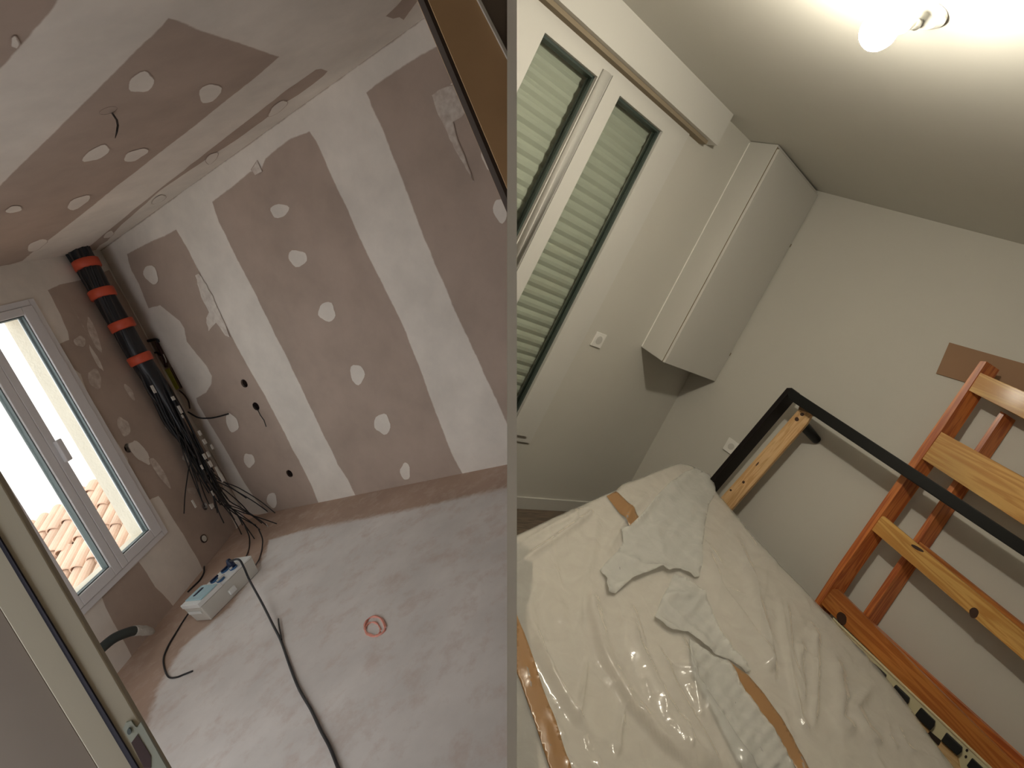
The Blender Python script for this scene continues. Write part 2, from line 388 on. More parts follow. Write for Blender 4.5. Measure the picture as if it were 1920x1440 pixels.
def circ(c, r, ax, ay, n=14): return [c + r * (ax * math.cos(2 * math.pi * k / n) + ay * math.sin(2 * math.pi * k / n)) for k in range(n)]
SA = 5.3; AA = 3.45
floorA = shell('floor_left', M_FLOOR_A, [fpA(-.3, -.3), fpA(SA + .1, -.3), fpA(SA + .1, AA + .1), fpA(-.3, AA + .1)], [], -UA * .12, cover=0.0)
# main wall, with the holes cut for boxes
def lhole(x, y, r=0.032): c = hit(LA, x, y); return circ(c, r, nrm(-H1), nrm(VA))
HOLES_L = [(458, 719, .034), (480, 762, .034), (543, 888, .032)]
niche = [hit(LA, *p) for p in [(285, 634), (294, 633), (342, 727), (320, 738), (300, 720)]]
NICHE = [(276, 640), (294, 634), (343, 728), (316, 742)]
niche = [hit(LA, *p) for p in NICHE]
wallL = shell('wall_right', M_PB, [lp(-.0, 0), lp(SA, 0), lp(SA, BT), lp(-.0, BT)], [lhole(*h) for h in HOLES_L] + [niche], -LA[0] * .013, cover=0.0)
backL = shell('wall_backing', M_DARKBOX, [lp(-.3, 0, -.1), lp(SA, 0, -.1), lp(SA, BT, -.1), lp(-.3, BT, -.1)], [], -LA[0] * .05)
HOLES_W = [(240, 840, .033), (384, 949, .030)]
wholes = [circ(hit(WA, x, y), r, nrm(-H2), nrm(VA)) for x, y, r in HOLES_W]
win = [wp(.84, .42), wp(1.80, .42), wp(1.80, 2.19), wp(.84, 2.19)]
wallW = shell('wall_window', M_PB, [wp(0, 0), wp(AA, 0), wp(AA, BT), wp(0, BT)], wholes + [win], -WA[0] * .06, cover=1.0)
shell('wall_outside', M_CREAM, [wp(-.3, -.3, -.061), wp(AA + .3, -.3, -.061), wp(AA + .3, BT + .2, -.061), wp(-.3, BT + .2, -.061)],
      [[wp(.93, .50, -.061), wp(1.67, .50, -.061), wp(1.67, 2.14, -.061), wp(.93, 2.14, -.061)]], -WA[0] * .11)
def ceilp(s, a): return fpA(s, a) + (topA - CA0)
hc = hit(CA, 203, 207); ce = nrm(H1 - UA * (H1 @ UA))
ceilA = shell('ceiling_left', M_PB, [ceilp(-.05, -.05), ceilp(SA + .1, -.05), ceilp(SA + .1, AA + .1), ceilp(-.05, AA + .1)],
              [circ(hc, .034, ce, np.cross(UA, ce)), [hit(CA, *p) for p in [(129, 489), (146, 475), (178, 470), (183, 476), (150, 492)]]], UA * .013, cover=1.0)
shell('ceiling_void', M_DARKBOX, [ceilp(-.3, -.3) + UA * .18, ceilp(SA + .1, -.3) + UA * .18, ceilp(SA + .1, AA + .1) + UA * .18, ceilp(-.3, AA + .1) + UA * .18], [], UA * .05)
# far left wall of that room with a large unseen opening added to let in daylight; hallway behind the camera
def ap(s, b, d=0.0): return fpA(s, AA) + VA * b + H2 * d
shell('wall_left', M_PB, [ap(-.1, 0), ap(SA, 0), ap(SA, BT), ap(-.1, BT)], [[ap(.5, .1), ap(2.3, .1), ap(2.3, 2.3), ap(.5, 2.3)]], -H2 * .1, cover=1.0)
def bp_(a, b): return fpA(SA, a) + VA * b
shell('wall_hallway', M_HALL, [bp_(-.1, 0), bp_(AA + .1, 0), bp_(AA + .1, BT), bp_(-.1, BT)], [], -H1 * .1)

# --- filler on the main wall
def creaseL(x): return 1243 - 0.7206 * (x + 888)
pl_ = Patches(LA)
comb = [(183, 472), (400, creaseL(400)), (600, creaseL(600)), (835, creaseL(835)), (956, creaseL(956)), (956, -60), (890, 40), (835, 82), (790, 108), (740, 140), (690, 175), (703, 205), (720, 240),
        (745, 305), (770, 370), (798, 445), (830, 520), (862, 595), (890, 655), (920, 720), (945, 775), (956, 800), (956, 879), (945, 881), (890, 892), (868, 893), (850, 862), (838, 835), (825, 800), (815, 775),
        (800, 735), (790, 705), (772, 660), (757, 620), (738, 580), (720, 545), (690, 485), (660, 420), (635, 365), (610, 310), (595, 275), (580, 250), (545, 264),
        (520, 283), (500, 300), (490, 325), (470, 325), (435, 355), (400, 380), (412, 415), (425, 440), (448, 488), (470, 530), (500, 590), (530, 650), (560, 712), (590, 775), (612, 822), (635, 870), (655, 900),
        (672, 938), (634, 946), (599, 951), (583, 912), (572, 890), (545, 840), (520, 790), (495, 742), (470, 700), (450, 664), (432, 630), (412, 590), (395, 555), (362, 492), (330, 433), (308, 446), (285, 455), (240, 478), (243, 492), (249, 508), (262, 532),
        (270, 552), (279, 576), (300, 570), (325, 590), (338, 600), (347, 615), (352, 640), (368, 660), (388, 684), (399, 705), (398, 722), (388, 738), (370, 748), (372, 756), (400, 802), (422, 838), (440, 870), (460, 905), (480, 935), (507, 966), (462, 970)]
pl_.add(comb, 0.022, dens=22, jit=0.5, holes=[NICHE])
for e in [(524, 395, 17, 15, 0), (558, 484, 19, 16, 0), (613, 585, 17, 19, -40), (670, 702, 14, 20, 0), (717, 795, 16, 20, 0), (760, 884, 10, 17, -10), (283, 515, 12, 21, -30), (435, 793, 12, 18, -20), (467, 863, 10, 15, -15), (510, 938, 10, 15, -20),
          (912, 298, 9, 22, -15), (938, 395, 14, 24, -15), (852, 168, 12, 16, -20)]:
    pl_.add(ell(*e), 0.008, dens=0)
pl_.add([(365, 516), (372, 512), (382, 527), (395, 548), (412, 585), (424, 612), (431, 633), (422, 630), (405, 606), (398, 614), (391, 622), (386, 605), (391, 585), (380, 565), (372, 540)], .006, inner=.62, dens=8, jit=.8)
pl_.add([(808, 178), (822, 166), (838, 160), (852, 158), (866, 190), (874, 212), (866, 222), (850, 230), (858, 262), (874, 300), (889, 342), (872, 318), (850, 280), (832, 240), (818, 212), (813, 196)], .008, inner=.5, dens=9, jit=.8)
pl_.add([(470, 318), (482, 300), (492, 322), (478, 330)], .006, inner=.55, dens=6)
pl_.build('joint_filler', M_PB, wallL)
# --- filler / bare board on the window wall
pw = Patches(WA)
pw.add([(88, 543), (112, 532), (150, 524), (205, 505), (225, 540), (262, 606), (330, 740), (400, 868), (425, 925), (440, 962), (452, 992), (418, 1036), (381, 1072), (366, 1042), (350, 1016), (334, 990), (320, 968), (297, 931), (286, 936), (275, 942), (262, 915), (248, 888),
        (240, 872), (238, 860), (226, 842), (215, 825), (195, 800), (184, 782), (172, 765), (160, 730), (150, 702), (135, 690), (120, 664), (108, 645), (128, 636), (126, 622), (118, 605), (104, 575)], .012, inner=0.0, edge=1.0, jit=.5, holes=[[tuple(to_px(p)) for p in h] for h in wholes])
pw.add([(189, 1118), (224, 1084), (260, 1052), (275, 1072), (292, 1100), (306, 1113), (329, 1140), (299, 1181), (269, 1217), (252, 1242), (232, 1205), (218, 1180), (207, 1160), (196, 1138)], .010, inner=0.0, edge=1.0, jit=.4)
for e, i in [((176, 628, 9, 34, -22), .5), ((155, 610, 2.5, 50, -30), .35), ((180, 672, 5, 30, -28), .6), ((322, 798, 13, 14, 0), .6), ((354, 855, 12, 14, 0), .6), ((243, 735, 6, 20, -35), .5), ((232, 800, 12, 20, -20), .5), ((262, 848, 12, 30, -38), .75), ((150, 640, 12, 12, 0), .5), ((178, 710, 14, 20, -10), .45), ((300, 885, 8, 34, -32), .5), ((360, 920, 10, 8, 0), .4)]:
    pw.add(ell(*e), .008, inner=i, dens=0)
pw.add([(405, 940), (424, 952), (440, 985), (446, 1000), (461, 970), (440, 935), (425, 905)], .008, inner=.9, dens=10)
pw.build('joint_filler', M_PB, wallW)
# --- bare board on the ceiling
pc = Patches(CA)
pc.add([(-40, 385), (18, 325), (120, 225), (220, 125), (315, 31), (345, 38), (372, 51), (400, 61), (450, 77), (528, 105), (480, 147), (400, 210), (300, 288), (180, 383), (62, 474), (44, 489), (18, 497), (-40, 506)], .022, inner=0.0, edge=1.0, dens=40, jit=.4)
pc.add([(592, 130), (603, 128), (616, 133), (607, 143), (585, 160), (560, 178), (540, 190), (520, 206), (480, 236), (440, 265), (400, 290), (360, 317), (300, 358), (262, 392), (230, 420), (203, 451), (188, 460), (180, 469), (152, 474), (220, 418), (300, 353), (370, 299), (440, 244), (540, 166)], .010, inner=0.0, edge=1.0, dens=16, jit=.4)
pc.add([(-30, 10), (0, -60), (150, -60), (105, 18), (70, 58), (18, 118), (-30, 165)], .02, inner=0.0, edge=1.0)
pc.add([(722, 31), (742, 12), (770, -20), (800, -20), (772, 18), (757, 38), (748, 33), (736, 36)], .008, inner=0.0, edge=1.0)
for e in [(265, 155, 28, 18, -25), (393, 175, 23, 17, -38), (181, 288, 27, 12, -25), (254, 291, 24, 10, -20), (147, 380, 26, 9, -25), (69, 460, 20, 9, -25), (26, 393, 18, 6, -12), (28, 80, 10, 12, 0), (521, 203, 22, 8, -35), (397, 297, 14, 8, -35), (298, 374, 15, 6, -22), (204, 440, 12, 5, -30)]:
    pc.add(ell(*e), .008, dens=0, lim=(None, None))
pc.build('joint_filler', M_PB, ceilA)
# --- pale dust on the screed, also painting the lit centre against shaded edges
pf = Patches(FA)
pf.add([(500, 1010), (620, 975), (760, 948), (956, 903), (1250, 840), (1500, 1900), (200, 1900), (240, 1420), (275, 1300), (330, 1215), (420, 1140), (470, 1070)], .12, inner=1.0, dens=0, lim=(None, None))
clip(pf.build('pale_dust_and_light', M_FLOOR_A, floorA), -1, False)
ring = MB()
for cx, cy, rr, w in [(703, 1174, 19, 2.2), (699, 1180, 14, 1.6)]:
    pts = [hit(off(FA, .003), cx + rr * math.cos(t) * (1 + .07 * math.sin(3 * t)), cy + .95 * rr * math.sin(t)) for t in np.linspace(0.3, 6.4, 30)]
    ring.tube(pts, [w * 3e-3 * random.uniform(.5, 1.2) for _ in pts], 5)
ring.build('paint_mark', M_MARK, floorA)
# electrical boxes behind the holes, and wires
for k, (x, y, r) in enumerate(HOLES_L):
    c = hit(LA, x, y); lab = ['top round socket hole in the bare board right of the cable bundle', 'round socket hole with a short wire hanging out of it', 'lowest round socket hole in the main wall, near the floor'][k]
    n = LA[0]; ax = nrm(-H1); ay = nrm(VA)
    t = empty('socket_hole', c - n * .05, lab, 'electrical box', 'round electrical boxes in the walls')
    V = circ(c + n * .001, r, ax, ay) + circ(c - n * .045, r, ax, ay); nn = 14
    mesh_obj('box_cup', V, [(i, (i + 1) % nn, nn + (i + 1) % nn, nn + i) for i in range(nn)] + [tuple(range(nn, 2 * nn))], M_DARKBOX, t)
    if k == 1:
        pts = [hit(off(LA, d), px, py) for px, py, d in [(478, 764, -.03), (484, 770, .015), (488, 778, .03), (495, 788, .03), (499, 800, .028)]]
        MB().tube(pts, .0035, 6).build('wire', M_BLACK, t)
for k, (x, y, r) in enumerate(HOLES_W):
    c = hit(WA, x, y); n = WA[0]; ax = nrm(-H2); ay = nrm(VA)
    t = empty('socket_hole', c - n * .05, ['round socket hole beside the window, right of its frame', 'round socket hole low on the window wall behind the loose cable ends'][k], 'electrical box', 'round electrical boxes in the walls')
    V = circ(c + n * .001, r, ax, ay) + circ(c - n * .045, r, ax, ay); nn = 14
    mesh_obj('box_cup', V, [(i, (i + 1) % nn, nn + (i + 1) % nn, nn + i) for i in range(nn)] + [tuple(range(nn, 2 * nn))], M_DARKBOX if k == 0 else M_REDBR, t)
c = hit(off(WA, .004), 382, 1010)
t = empty('socket_blank', c - WA[0] * .004, 'round grey socket cap low on the window wall above the skirting line', 'socket cap')
MB().tube([c - WA[0] * .003, c + WA[0] * .004], .032, 20).build('cap_ring', M_DARKBOX, t)
MB().tube([c + WA[0] * .003, c + WA[0] * .007], .024, 20).build('cap_disc', M_LGREY, t)
t = empty('ceiling_light_outlet', hc + UA * .06, 'round hole in the plasterboard ceiling with a dark wire hanging down', 'light outlet')
ax, ay = ce, np.cross(UA, ce); V = circ(hc - UA * .001, .034, ax, ay) + circ(hc + UA * .055, .034, ax, ay)
mesh_obj('box_cup', V, [(i, (i + 1) % 14, 14 + (i + 1) % 14, 14 + i) for i in range(14)] + [tuple(range(14, 28))], M_DARKBOX, t)
zc = -UA
p0 = hit(CA, 209, 212)
pts = []
for (px, py), dz in zip([(208, 209), (213, 216), (219, 225), (221, 235), (219, 248), (216, 259)], [-.03, .02, .05, .08, .11, .14]): pts.append(hit(off(CA, dz), px, py))
MB().tube(pts, [.0045, .004, .004, .004, .0035, .001], 6).build('wire', M_BLACK, t)

# --- window of the left room
w1 = empty('window_1', wp(1.32, .42), kind='structure')
fr = MB(); wbox(fr, .825, .87, .405, 2.205, -.055, .014); wbox(fr, 1.77, 1.815, .405, 2.205, -.055, .014); wbox(fr, .87, 1.77, 2.165, 2.205, -.055, .014); wbox(fr, .87, 1.77, .405, .445, -.055, .014)
bev(fr.build('window_frame', M_UPVC, w1), .004)
def sash(a0, a1, g0, g1, name):
    s_ = MB(); b0, b1, h0, h1 = .447, 2.163, .512, 2.112
    wbox(s_, a0, g0, b0, b1, -.045, .024); wbox(s_, g1, a1, b0, b1, -.045, .024); wbox(s_, g0, g1, b0, h0, -.045, .024); wbox(s_, g0, g1, h1, b1, -.045, .024)
    so = bev(s_.build('sash', M_UPVC, w1), .005)
    gk = MB(); e = .007
    for (x0, x1, y0, y1) in [(g0, g0 + e, h0, h1), (g1 - e, g1, h0, h1), (g0, g1, h0, h0 + e), (g0, g1, h1 - e, h1)]: wbox(gk, x0, x1, y0, y1, -.03, .012)
    gk.build('gasket', M_GASKET, so)
    gb = MB(); wbox(gb, g0 + e, g1 - e, h0 + e, h1 - e, -.022, -.002); gb.build('pane', M_GLASS, so)
    return so
sash(.872, 1.298, .962, 1.240, 'r'); s2 = sash(1.300, 1.768, 1.362, 1.632, 'l')
hb = MB(); wbox(hb, 1.225, 1.268, 1.195, 1.34, .024, .052); hd = bev(hb.build('window_handle', M_UPVC, w1), .006)
# --- outside: tiled roof and a white facade
TH = math.radians(24); RP0 = nrm(ray(170, 1020)) * 6.8
def up_slope(phi):
    h = math.cos(phi) * nrm(-WA[0] + UA * (WA[0] @ UA)) + math.sin(phi) * nrm(np.cross(UA, -WA[0])); return h * math.cos(TH) + UA * math.sin(TH)
best = None
for phi in np.linspace(-1.5, 1.5, 301):
    d_ = up_slope(phi); g_ = to_px(RP0 + d_ * .3) - to_px(RP0); ang_ = math.atan2(-g_[1], g_[0])
    e_ = abs(ang_ - math.atan2(1.27, 1.0))
    if best is None or e_ < best[0]: best = (e_, phi)
dT = up_slope(best[1]); dC = nrm(np.cross(UA, dT)); NR = nrm(np.cross(dC, dT)); NR = NR if NR @ UA > 0 else -NR
FR = (NR, NR @ RP0)
base_far = hit(FR, 60, 975); base_far2 = hit(FR, 180, 900); edge_dir = nrm(base_far2 - base_far)
en = nrm(np.cross(NR, edge_dir)); en = en if en @ (RP0 - base_far) > 0 else -en
o0 = RP0; tiles = MB(); pitch = .145; ci = -5.0
while ci < 5.0:
    tt = -4.0; sh_ = random.uniform(0, .1)
    while tt < 6:
        ctr = o0 + dC * ci + dT * (tt + sh_)
        if (ctr - base_far) @ en > 0.0 and WA[0] @ ctr - WA[1] < -.9:
            jr = random.uniform(-.008, .008); V = []; n = 8; a0_ = random.uniform(-.02, .02)
            for e, rr, zz in [(0, .070 + jr * .6, .022), (.44, .056 + jr * .6, .0), (0, .060 + jr * .6, .019), (.44, .046 + jr * .6, -.003)]:
                for k in range(n + 1):
                    th = math.pi * k / n; V.append(ctr + dT * e + dC * (rr * math.cos(th) + a0_) + NR * (rr * .9 * math.sin(th) + zz - .05))
            m_ = n + 1
            tiles.add(V, [(k, k + 1, m_ + k + 1, m_ + k) for k in range(n)] + [(2 * m_ + k + 1, 2 * m_ + k, 3 * m_ + k, 3 * m_ + k + 1) for k in range(n)] + [(k + 1, k, 2 * m_ + k, 2 * m_ + k + 1) for k in range(n)])
        tt += .37
    ci += pitch
rf = tiles.build('tiled_roof', M_TILE, smooth=False)
tag(rf, 'pale terracotta barrel-tiled roof seen through the window of the unfinished room', 'roof')
dk = MB().slab([hit(FR, 60, 975) - edge_dir * 3 - NR * .06, hit(FR, 180, 900) + edge_dir * 3 - NR * .06, hit(FR, 180, 900) + edge_dir * 3 + en * 5 - NR * .06, hit(FR, 60, 975) - edge_dir * 3 + en * 5 - NR * .06], [], -NR * .1)
dk.build('roof_deck', M_TILE, rf)
eh = nrm(edge_dir - UA * (edge_dir @ UA)); enh = nrm(np.cross(UA, eh)); enh = enh if enh @ en > 0 else -enh
fc = MB().box(base_far - eh * 6 - UA * 3, eh * 16, -enh * .4, UA * 9); tag(fc.build('neighbouring_house', M_WHITEW), 'bright white rendered house wall rising behind the tiled roof', 'building')

# --- cable bundle coming down in the corner
def cp(x, y, d=.09):
    p = hit(off(WA, d), x, y)
    if p @ UA < -1.5 + .012: p = hit(off(FA, .012), x, y)
    return p
def spline(P, n):
    P = [np.array(p, float) for p in P]; Q = [2 * P[0] - P[1]] + P + [2 * P[-1] - P[-2]]; out = []
    for i in range(1, len(Q) - 2):
        for k in range(n):
            t = k / n; a, b, c, d = Q[i - 1], Q[i], Q[i + 1], Q[i + 2]
            out.append(.5 * (2 * b + (c - a) * t + (2 * a - 5 * b + 4 * c - d) * t * t + (3 * b - a - 3 * c + d) * t ** 3))
    out.append(P[-1]); return out
CP = [(156, 480), (166, 500), (192, 550), (228, 612), (262, 672), (296, 725), (330, 785), (362, 840), (392, 895), (420, 940)]
cen = [cp(*p) for p in CP]; cen[0] = cen[0] + UA * .10
bun = empty('cable_bundle', cp(440, 960) , 'thick black cable bundle with orange tape dropping from the ceiling corner', 'cables')
tdir = nrm(cen[4] - cen[1]); bx = nrm(np.cross(tdir, WA[0])); by = np.cross(tdir, bx)
ENDS = [(345, 963, .05), (372, 903, .06), (379, 940, .07), (397, 956, .05), (413, 947, .08), (431, 941, .10), (420, 981, .08), (462, 934, .16), (502, 959, .2), (516, 962, .22), (519, 982, .2), (491, 981, .1), (487, 993, .1), (453, 1002, .08), (404, 953, .06),
        (384, 950, .02), (477, 1010, .1), (408, 962, .07), (392, 925, .08), (440, 975, .09), (470, 965, .14), (455, 985, .1), (480, 985, .12), (428, 955, .1), (500, 985, .14), (465, 995, .1)]
DEP = [7, 6, 6, 7, 7, 8, 8, 7, 8, 8, 9, 9, 9, 9, 7, 6, 9, 7, 6, 8, 8, 9, 9, 7, 9, 9]
k = 0
for i, (ex, ey, ed) in enumerate(ENDS + [(0, 0, 0)] * 12):
    th = i * 2.39996; rr = .066 * math.sqrt((i + .6) / 38.0)
    rr = .072 * math.sqrt(((i * 7) % 38 + 1) / 38.0)
    P = []
    last = DEP[i] if i < len(ENDS) else random.choice([6, 7, 8])
    for j in range(last + 1):
        f = [1.15, 1.05, 1, .95, .95, 1.0, 1.0, .9, .8, .7][j]; wob = .004 if j in (1, 2, 3, 4) else .010
        thj = th + .25 * j
        P.append(cen[j] + f * rr * (bx * math.cos(thj) + by * math.sin(thj)) + RNG.normal(0, wob, 3) * (j > 0))
    if i < len(ENDS):
        e = cp(ex, ey, ed); dv_ = e - P[-1]; side_ = nrm(np.cross(dv_, WA[0])); sg = random.choice([-1, 1]) * random.uniform(.012, .04)
        P += [P[-1] + dv_ * .35 + side_ * sg - VA * .01, P[-1] + dv_ * .72 + side_ * sg * .8, e]
    P = spline(P, 5)
    P = [p if p @ UA > -1.49 else p + UA * (-1.49 - p @ UA) for p in P]
    r0 = .0095 if i % 3 else .0075; nP = len(P); cut = last * 5
    rad = [r0 if j < cut - 8 else max(.0042, r0 - (j - cut + 8) * .0007) for j in range(nP)]
    MB().tube(P, rad, 6).build('cable', M_CABEND if i % 2 else M_BLACK, bun)
core = MB().tube(spline([cen[0], *cen[1:8]], 4), [.072] * 21 + [.06, .055, .05, .045, .04, .035, .03, .02], 12).build('cable_core', M_BLACK, bun, smooth=True)
for k, (x, y) in enumerate([(163, 496), (192, 551), (229, 610), (263, 673)]):
    c_ = cp(x, y, .09 if k < 2 else .105); d_ = nrm(cen[2] - cen[1]) if k < 2 else nrm(cen[5] - cen[3]); rr = .088 if k < 3 else .084
    MB().tube([c_ - d_ * .034, c_ - d_ * .03, c_, c_ + d_ * .03, c_ + d_ * .034], [rr * .93, rr, rr * 1.0, rr * .99, rr * .92], 20).build('tape_band', M_ORANGE, bun, smooth=True)
for (x, y, l, w) in [(287, 730, 12, 5), (324, 747, 6, 6), (337, 768, 12, 5), (342, 781, 5, 3), (374, 812, 8, 5), (383, 828, 8, 6), (397, 838, 8, 4), (383, 856, 9, 5), (390, 852, 9, 5), (394, 870, 10, 6), (378, 876, 7, 3), (407, 882, 12, 5), (415, 895, 14, 7), (398, 925, 8, 2.5), (402, 783, 7, 3), (363, 945, 12, 3), (395, 950, 8, 3), (500, 985, 8, 4), (440, 944, 8, 3), (398, 948, 6, 3), (470, 940, 7, 3)]:
    c_ = cp(x, y, .165 if x > 300 and y < 900 else .11); q = nrm(np.array([.47, -.88])) ; d_ = nrm(cp(x + 5, y + 9, .1) - cp(x, y, .1)); ex_ = nrm(np.cross(d_, WA[0])); s_ = 5.6 / F_PX
    if x == 402: d_, ex_ = ex_, d_
    MB().box(c_ - d_ * l * s_ * .5 - ex_ * w * s_ * .5, d_ * l * s_, ex_ * w * s_, WA[0] * .006).build('cable_label', M_LABEL, bun)
side = [hit(off(LA, .05), x, y) for x, y in [(357, 775), (372, 783), (393, 784), (410, 781), (428, 776)]]; side[0] = cp(352, 772, .1)
MB().tube(spline(side, 5), .0065, 6).build('cable', M_BLACK, bun)
# --- junction box in the niche
jb = empty('junction_box', hit(off(LA, -.05), 325, 720), 'lime green junction box set in a slot beside the black cable bundle', 'junction box')
def quadpr(poly, P, d0, d1, name, m, par): return prism_px(poly, P, d0, d1, name, m, par)
quadpr([(304, 696), (316, 690), (335, 728), (323, 736)], LA, -.05, .006, 'side_cover', M_GREENBOX, jb)
quadpr([(316.5, 690), (325, 688), (342, 726), (335, 728)], LA, -.05, -.002, 'box_body', M_DARKBOX, jb)
MB().tube(spline([hit(off(LA, .02), *p) for p in [(262, 646), (272, 641), (283, 638), (294, 637), (297, 642)]], 4), .012, 8).build('conduit', M_BLACK, jb)
MB().tube(spline([hit(off(LA, .01), *p) for p in [(293, 640), (300, 655), (308, 672), (312, 688)]], 4), .013, 8).build('conduit', M_REDBR, jb)
MB().tube(spline([hit(off(LA, .015), *p) for p in [(283, 672), (286, 664), (294, 661), (301, 666)]], 4), .008, 6).build('conduit', M_REDBR, jb)
MB().tube(spline([hit(off(LA, .012), *p) for p in [(306, 664), (311, 676), (310, 688)]], 4), .004, 6).build('wire', M_LABEL, jb)
MB().tube(spline([hit(off(LA, .012), *p) for p in [(336, 732), (345, 740), (353, 752), (356, 766)]], 4), .006, 6).build('wire', M_DARKBOX, jb)

# --- site power box on the floor
b0 = hit(FA, 397, 1163); b1 = hit(FA, 486, 1072); bl = b1 - b0; Lb = np.linalg.norm(bl); u = bl / Lb; w_ = nrm(np.cross(UA, u)); w_ = w_ if w_ @ (hit(FA, 366, 1154) - b0) > 0 else -w_
HB = .115; WB = .155
pb = empty('power_box', b0 + u * Lb / 2 + w_ * WB / 2, 'light grey site power box with blue sockets lying on the dusty floor', 'power box')
mb = MB(); ins = .018
bot = [b0 + w_ * 0, b0 + u * Lb, b0 + u * Lb + w_ * WB, b0 + w_ * WB]; topp = [b0 - u * .012 - w_ * .012 + UA * HB, b0 + u * (Lb + .012) - w_ * .012 + UA * HB, b0 + u * (Lb + .012) + w_ * (WB + .012) + UA * HB, b0 - u * .012 + w_ * (WB + .012) + UA * HB]
bot = [p + UA * .002 for p in bot]
mb.add(bot + topp, [(0, 1, 2, 3), (4, 7, 6, 5), (0, 4, 5, 1), (1, 5, 6, 2), (2, 6, 7, 3), (3, 7, 4, 0)])
body = bev(mb.build('body', M_LGREY, pb), .006)
T0 = b0 + UA * HB
def pbx(l0, l1, w0, w1, z0, z1, name, m, par=pb, bv=.003): return bev(MB().box(T0 + u * l0 + w_ * w0 + UA * z0, u * (l1 - l0), w_ * (w1 - w0), UA * (z1 - z0)).build(name, m, par), bv)
pbx(-.015, Lb * .40, -.015, WB + .015, .001, .028, 'breaker_housing', M_WPLAS)
pbx(.02, Lb * .36, -.008, WB + .005, .0285, .036, 'breaker_cover', M_BLUECL)
pbx(.05, Lb * .30, WB * .62, WB * .74, .0365, .041, 'breaker_switches', M_NAVY)
lid = pbx(Lb * .405, Lb + .012, -.012, WB + .012, .001, .014, 'socket_lid', M_WPLAS)
for l_, ww in [(.50, .28), (.50, .72), (.72, .72), (.76, .26)]:
    so = MB().tube([T0 + u * Lb * l_ + w_ * WB * ww + UA * .014, T0 + u * Lb * l_ + w_ * WB * ww + UA * .026], .026, 18).build('socket', M_BLUE, pb)
    bev(MB().box(T0 + u * (Lb * l_ - .03) + w_ * (WB * ww - .018) + UA * .026, u * .060, w_ * .010, UA * .012).build('socket_flap', M_NAVY if ww > .5 else M_LGREY, so), .002)
pbx(-.016, -.0115, .01, WB - .01, -.045, -.025, 'clip', M_WPLAS)
mbx = MB().box(b0 + u * Lb * .42 - w_ * .018 + UA * .03, u * .05, w_ * .016, UA * .035); bev(mbx.build('latch', M_WPLAS, pb), .003)
# plug and its cable
pk = T0 + u * Lb * .76 + w_ * WB * .26
pg = empty('extension_lead', hit(FA, 560, 1290), 'long black extension lead plugged into the power box, running across the floor', 'cable')
MB().tube([pk + UA * .026, pk + UA * .06, pk + UA * .085], [.024, .022, .012], 12).build('plug', M_NAVY, pg, smooth=True)
lead = [pk + UA * .07, hit(off(FA, .23), 447, 1049), hit(off(FA, .19), 457, 1063), hit(off(FA, .10), 468, 1088), hit(off(FA, .05), 492, 1132), hit(off(FA, .03), 512, 1172)] + [hit(off(FA, .008), *p) for p in [(527, 1202), (544, 1250), (561, 1292), (583, 1330), (601, 1368), (618, 1400), (634, 1440), (650, 1480)]]
MB().tube(spline(lead, 6), .0065, 8).build('lead', M_BLACK, pg, smooth=True)
MB().tube(spline([hit(off(FA, .012), *p) for p in [(522, 1160), (523, 1172), (526, 1188), (528, 1200)]], 5), .004, 6).build('loose_strand', M_BLACK, pg, smooth=True)
def floor_cable(pts, r, label, name='cable'):
    P = [hit(off(FA, r + .001 + (p[2] if len(p) > 2 else 0)), p[0], p[1]) for p in pts]
    tag(MB().tube(spline(P, 6), r, 7).build(name, M_BLACK, smooth=True), label, 'cable', 'thin dark cables around the power box')
floor_cable([(355, 1148, .03), (345, 1162), (332, 1183), (317, 1208), (307, 1232), (308, 1252), (316, 1269), (330, 1270), (346, 1264), (361, 1258)], .005, 'thin dark cable hooking back on the floor in front of the power box', 'loose_cable')
floor_cable([(383, 1062, .02), (382, 1074), (374, 1088), (362, 1100), (352, 1110)], .006, 'short dark cable end lying between the window wall and the power box', 'loose_cable')
floor_cable([(459, 986, .05), (467, 1005, .03), (468, 1022), (464, 1038), (456, 1052, .03)], .005, 'thin cable from the loose ends to the power box, left of the two', 'loose_cable')
floor_cable([(484, 990, .05), (492, 1010, .03), (491, 1030), (486, 1048), (478, 1062, .03)], .005, 'thin cable from the loose ends to the power box, right of the two', 'loose_cable')
# conduit by the door jamb
ho = empty('capped_hose', hit(off(WA, .05), 240, 1200), 'dark hose with a taped silver end sticking out below the window', 'hose')
hp = [hit(off(WA, d), x, y) for x, y, d in [(170, 1236, .08), (190, 1216, .12), (215, 1196, .14), (245, 1184, .15), (255, 1183, .15)]]
MB().tube(spline(hp, 5), .028, 12).build('hose_body', M_HOSE, ho, smooth=True)
hp2 = [hit(off(WA, .15), x, y) for x, y in [(251, 1183), (262, 1182), (275, 1183), (287, 1185)]]
MB().tube(spline(hp2, 3), [.031, .03, .031, .029, .028, .03, .027, .024, .022, .014], 12).build('taped_end', M_SILV, ho, smooth=True)

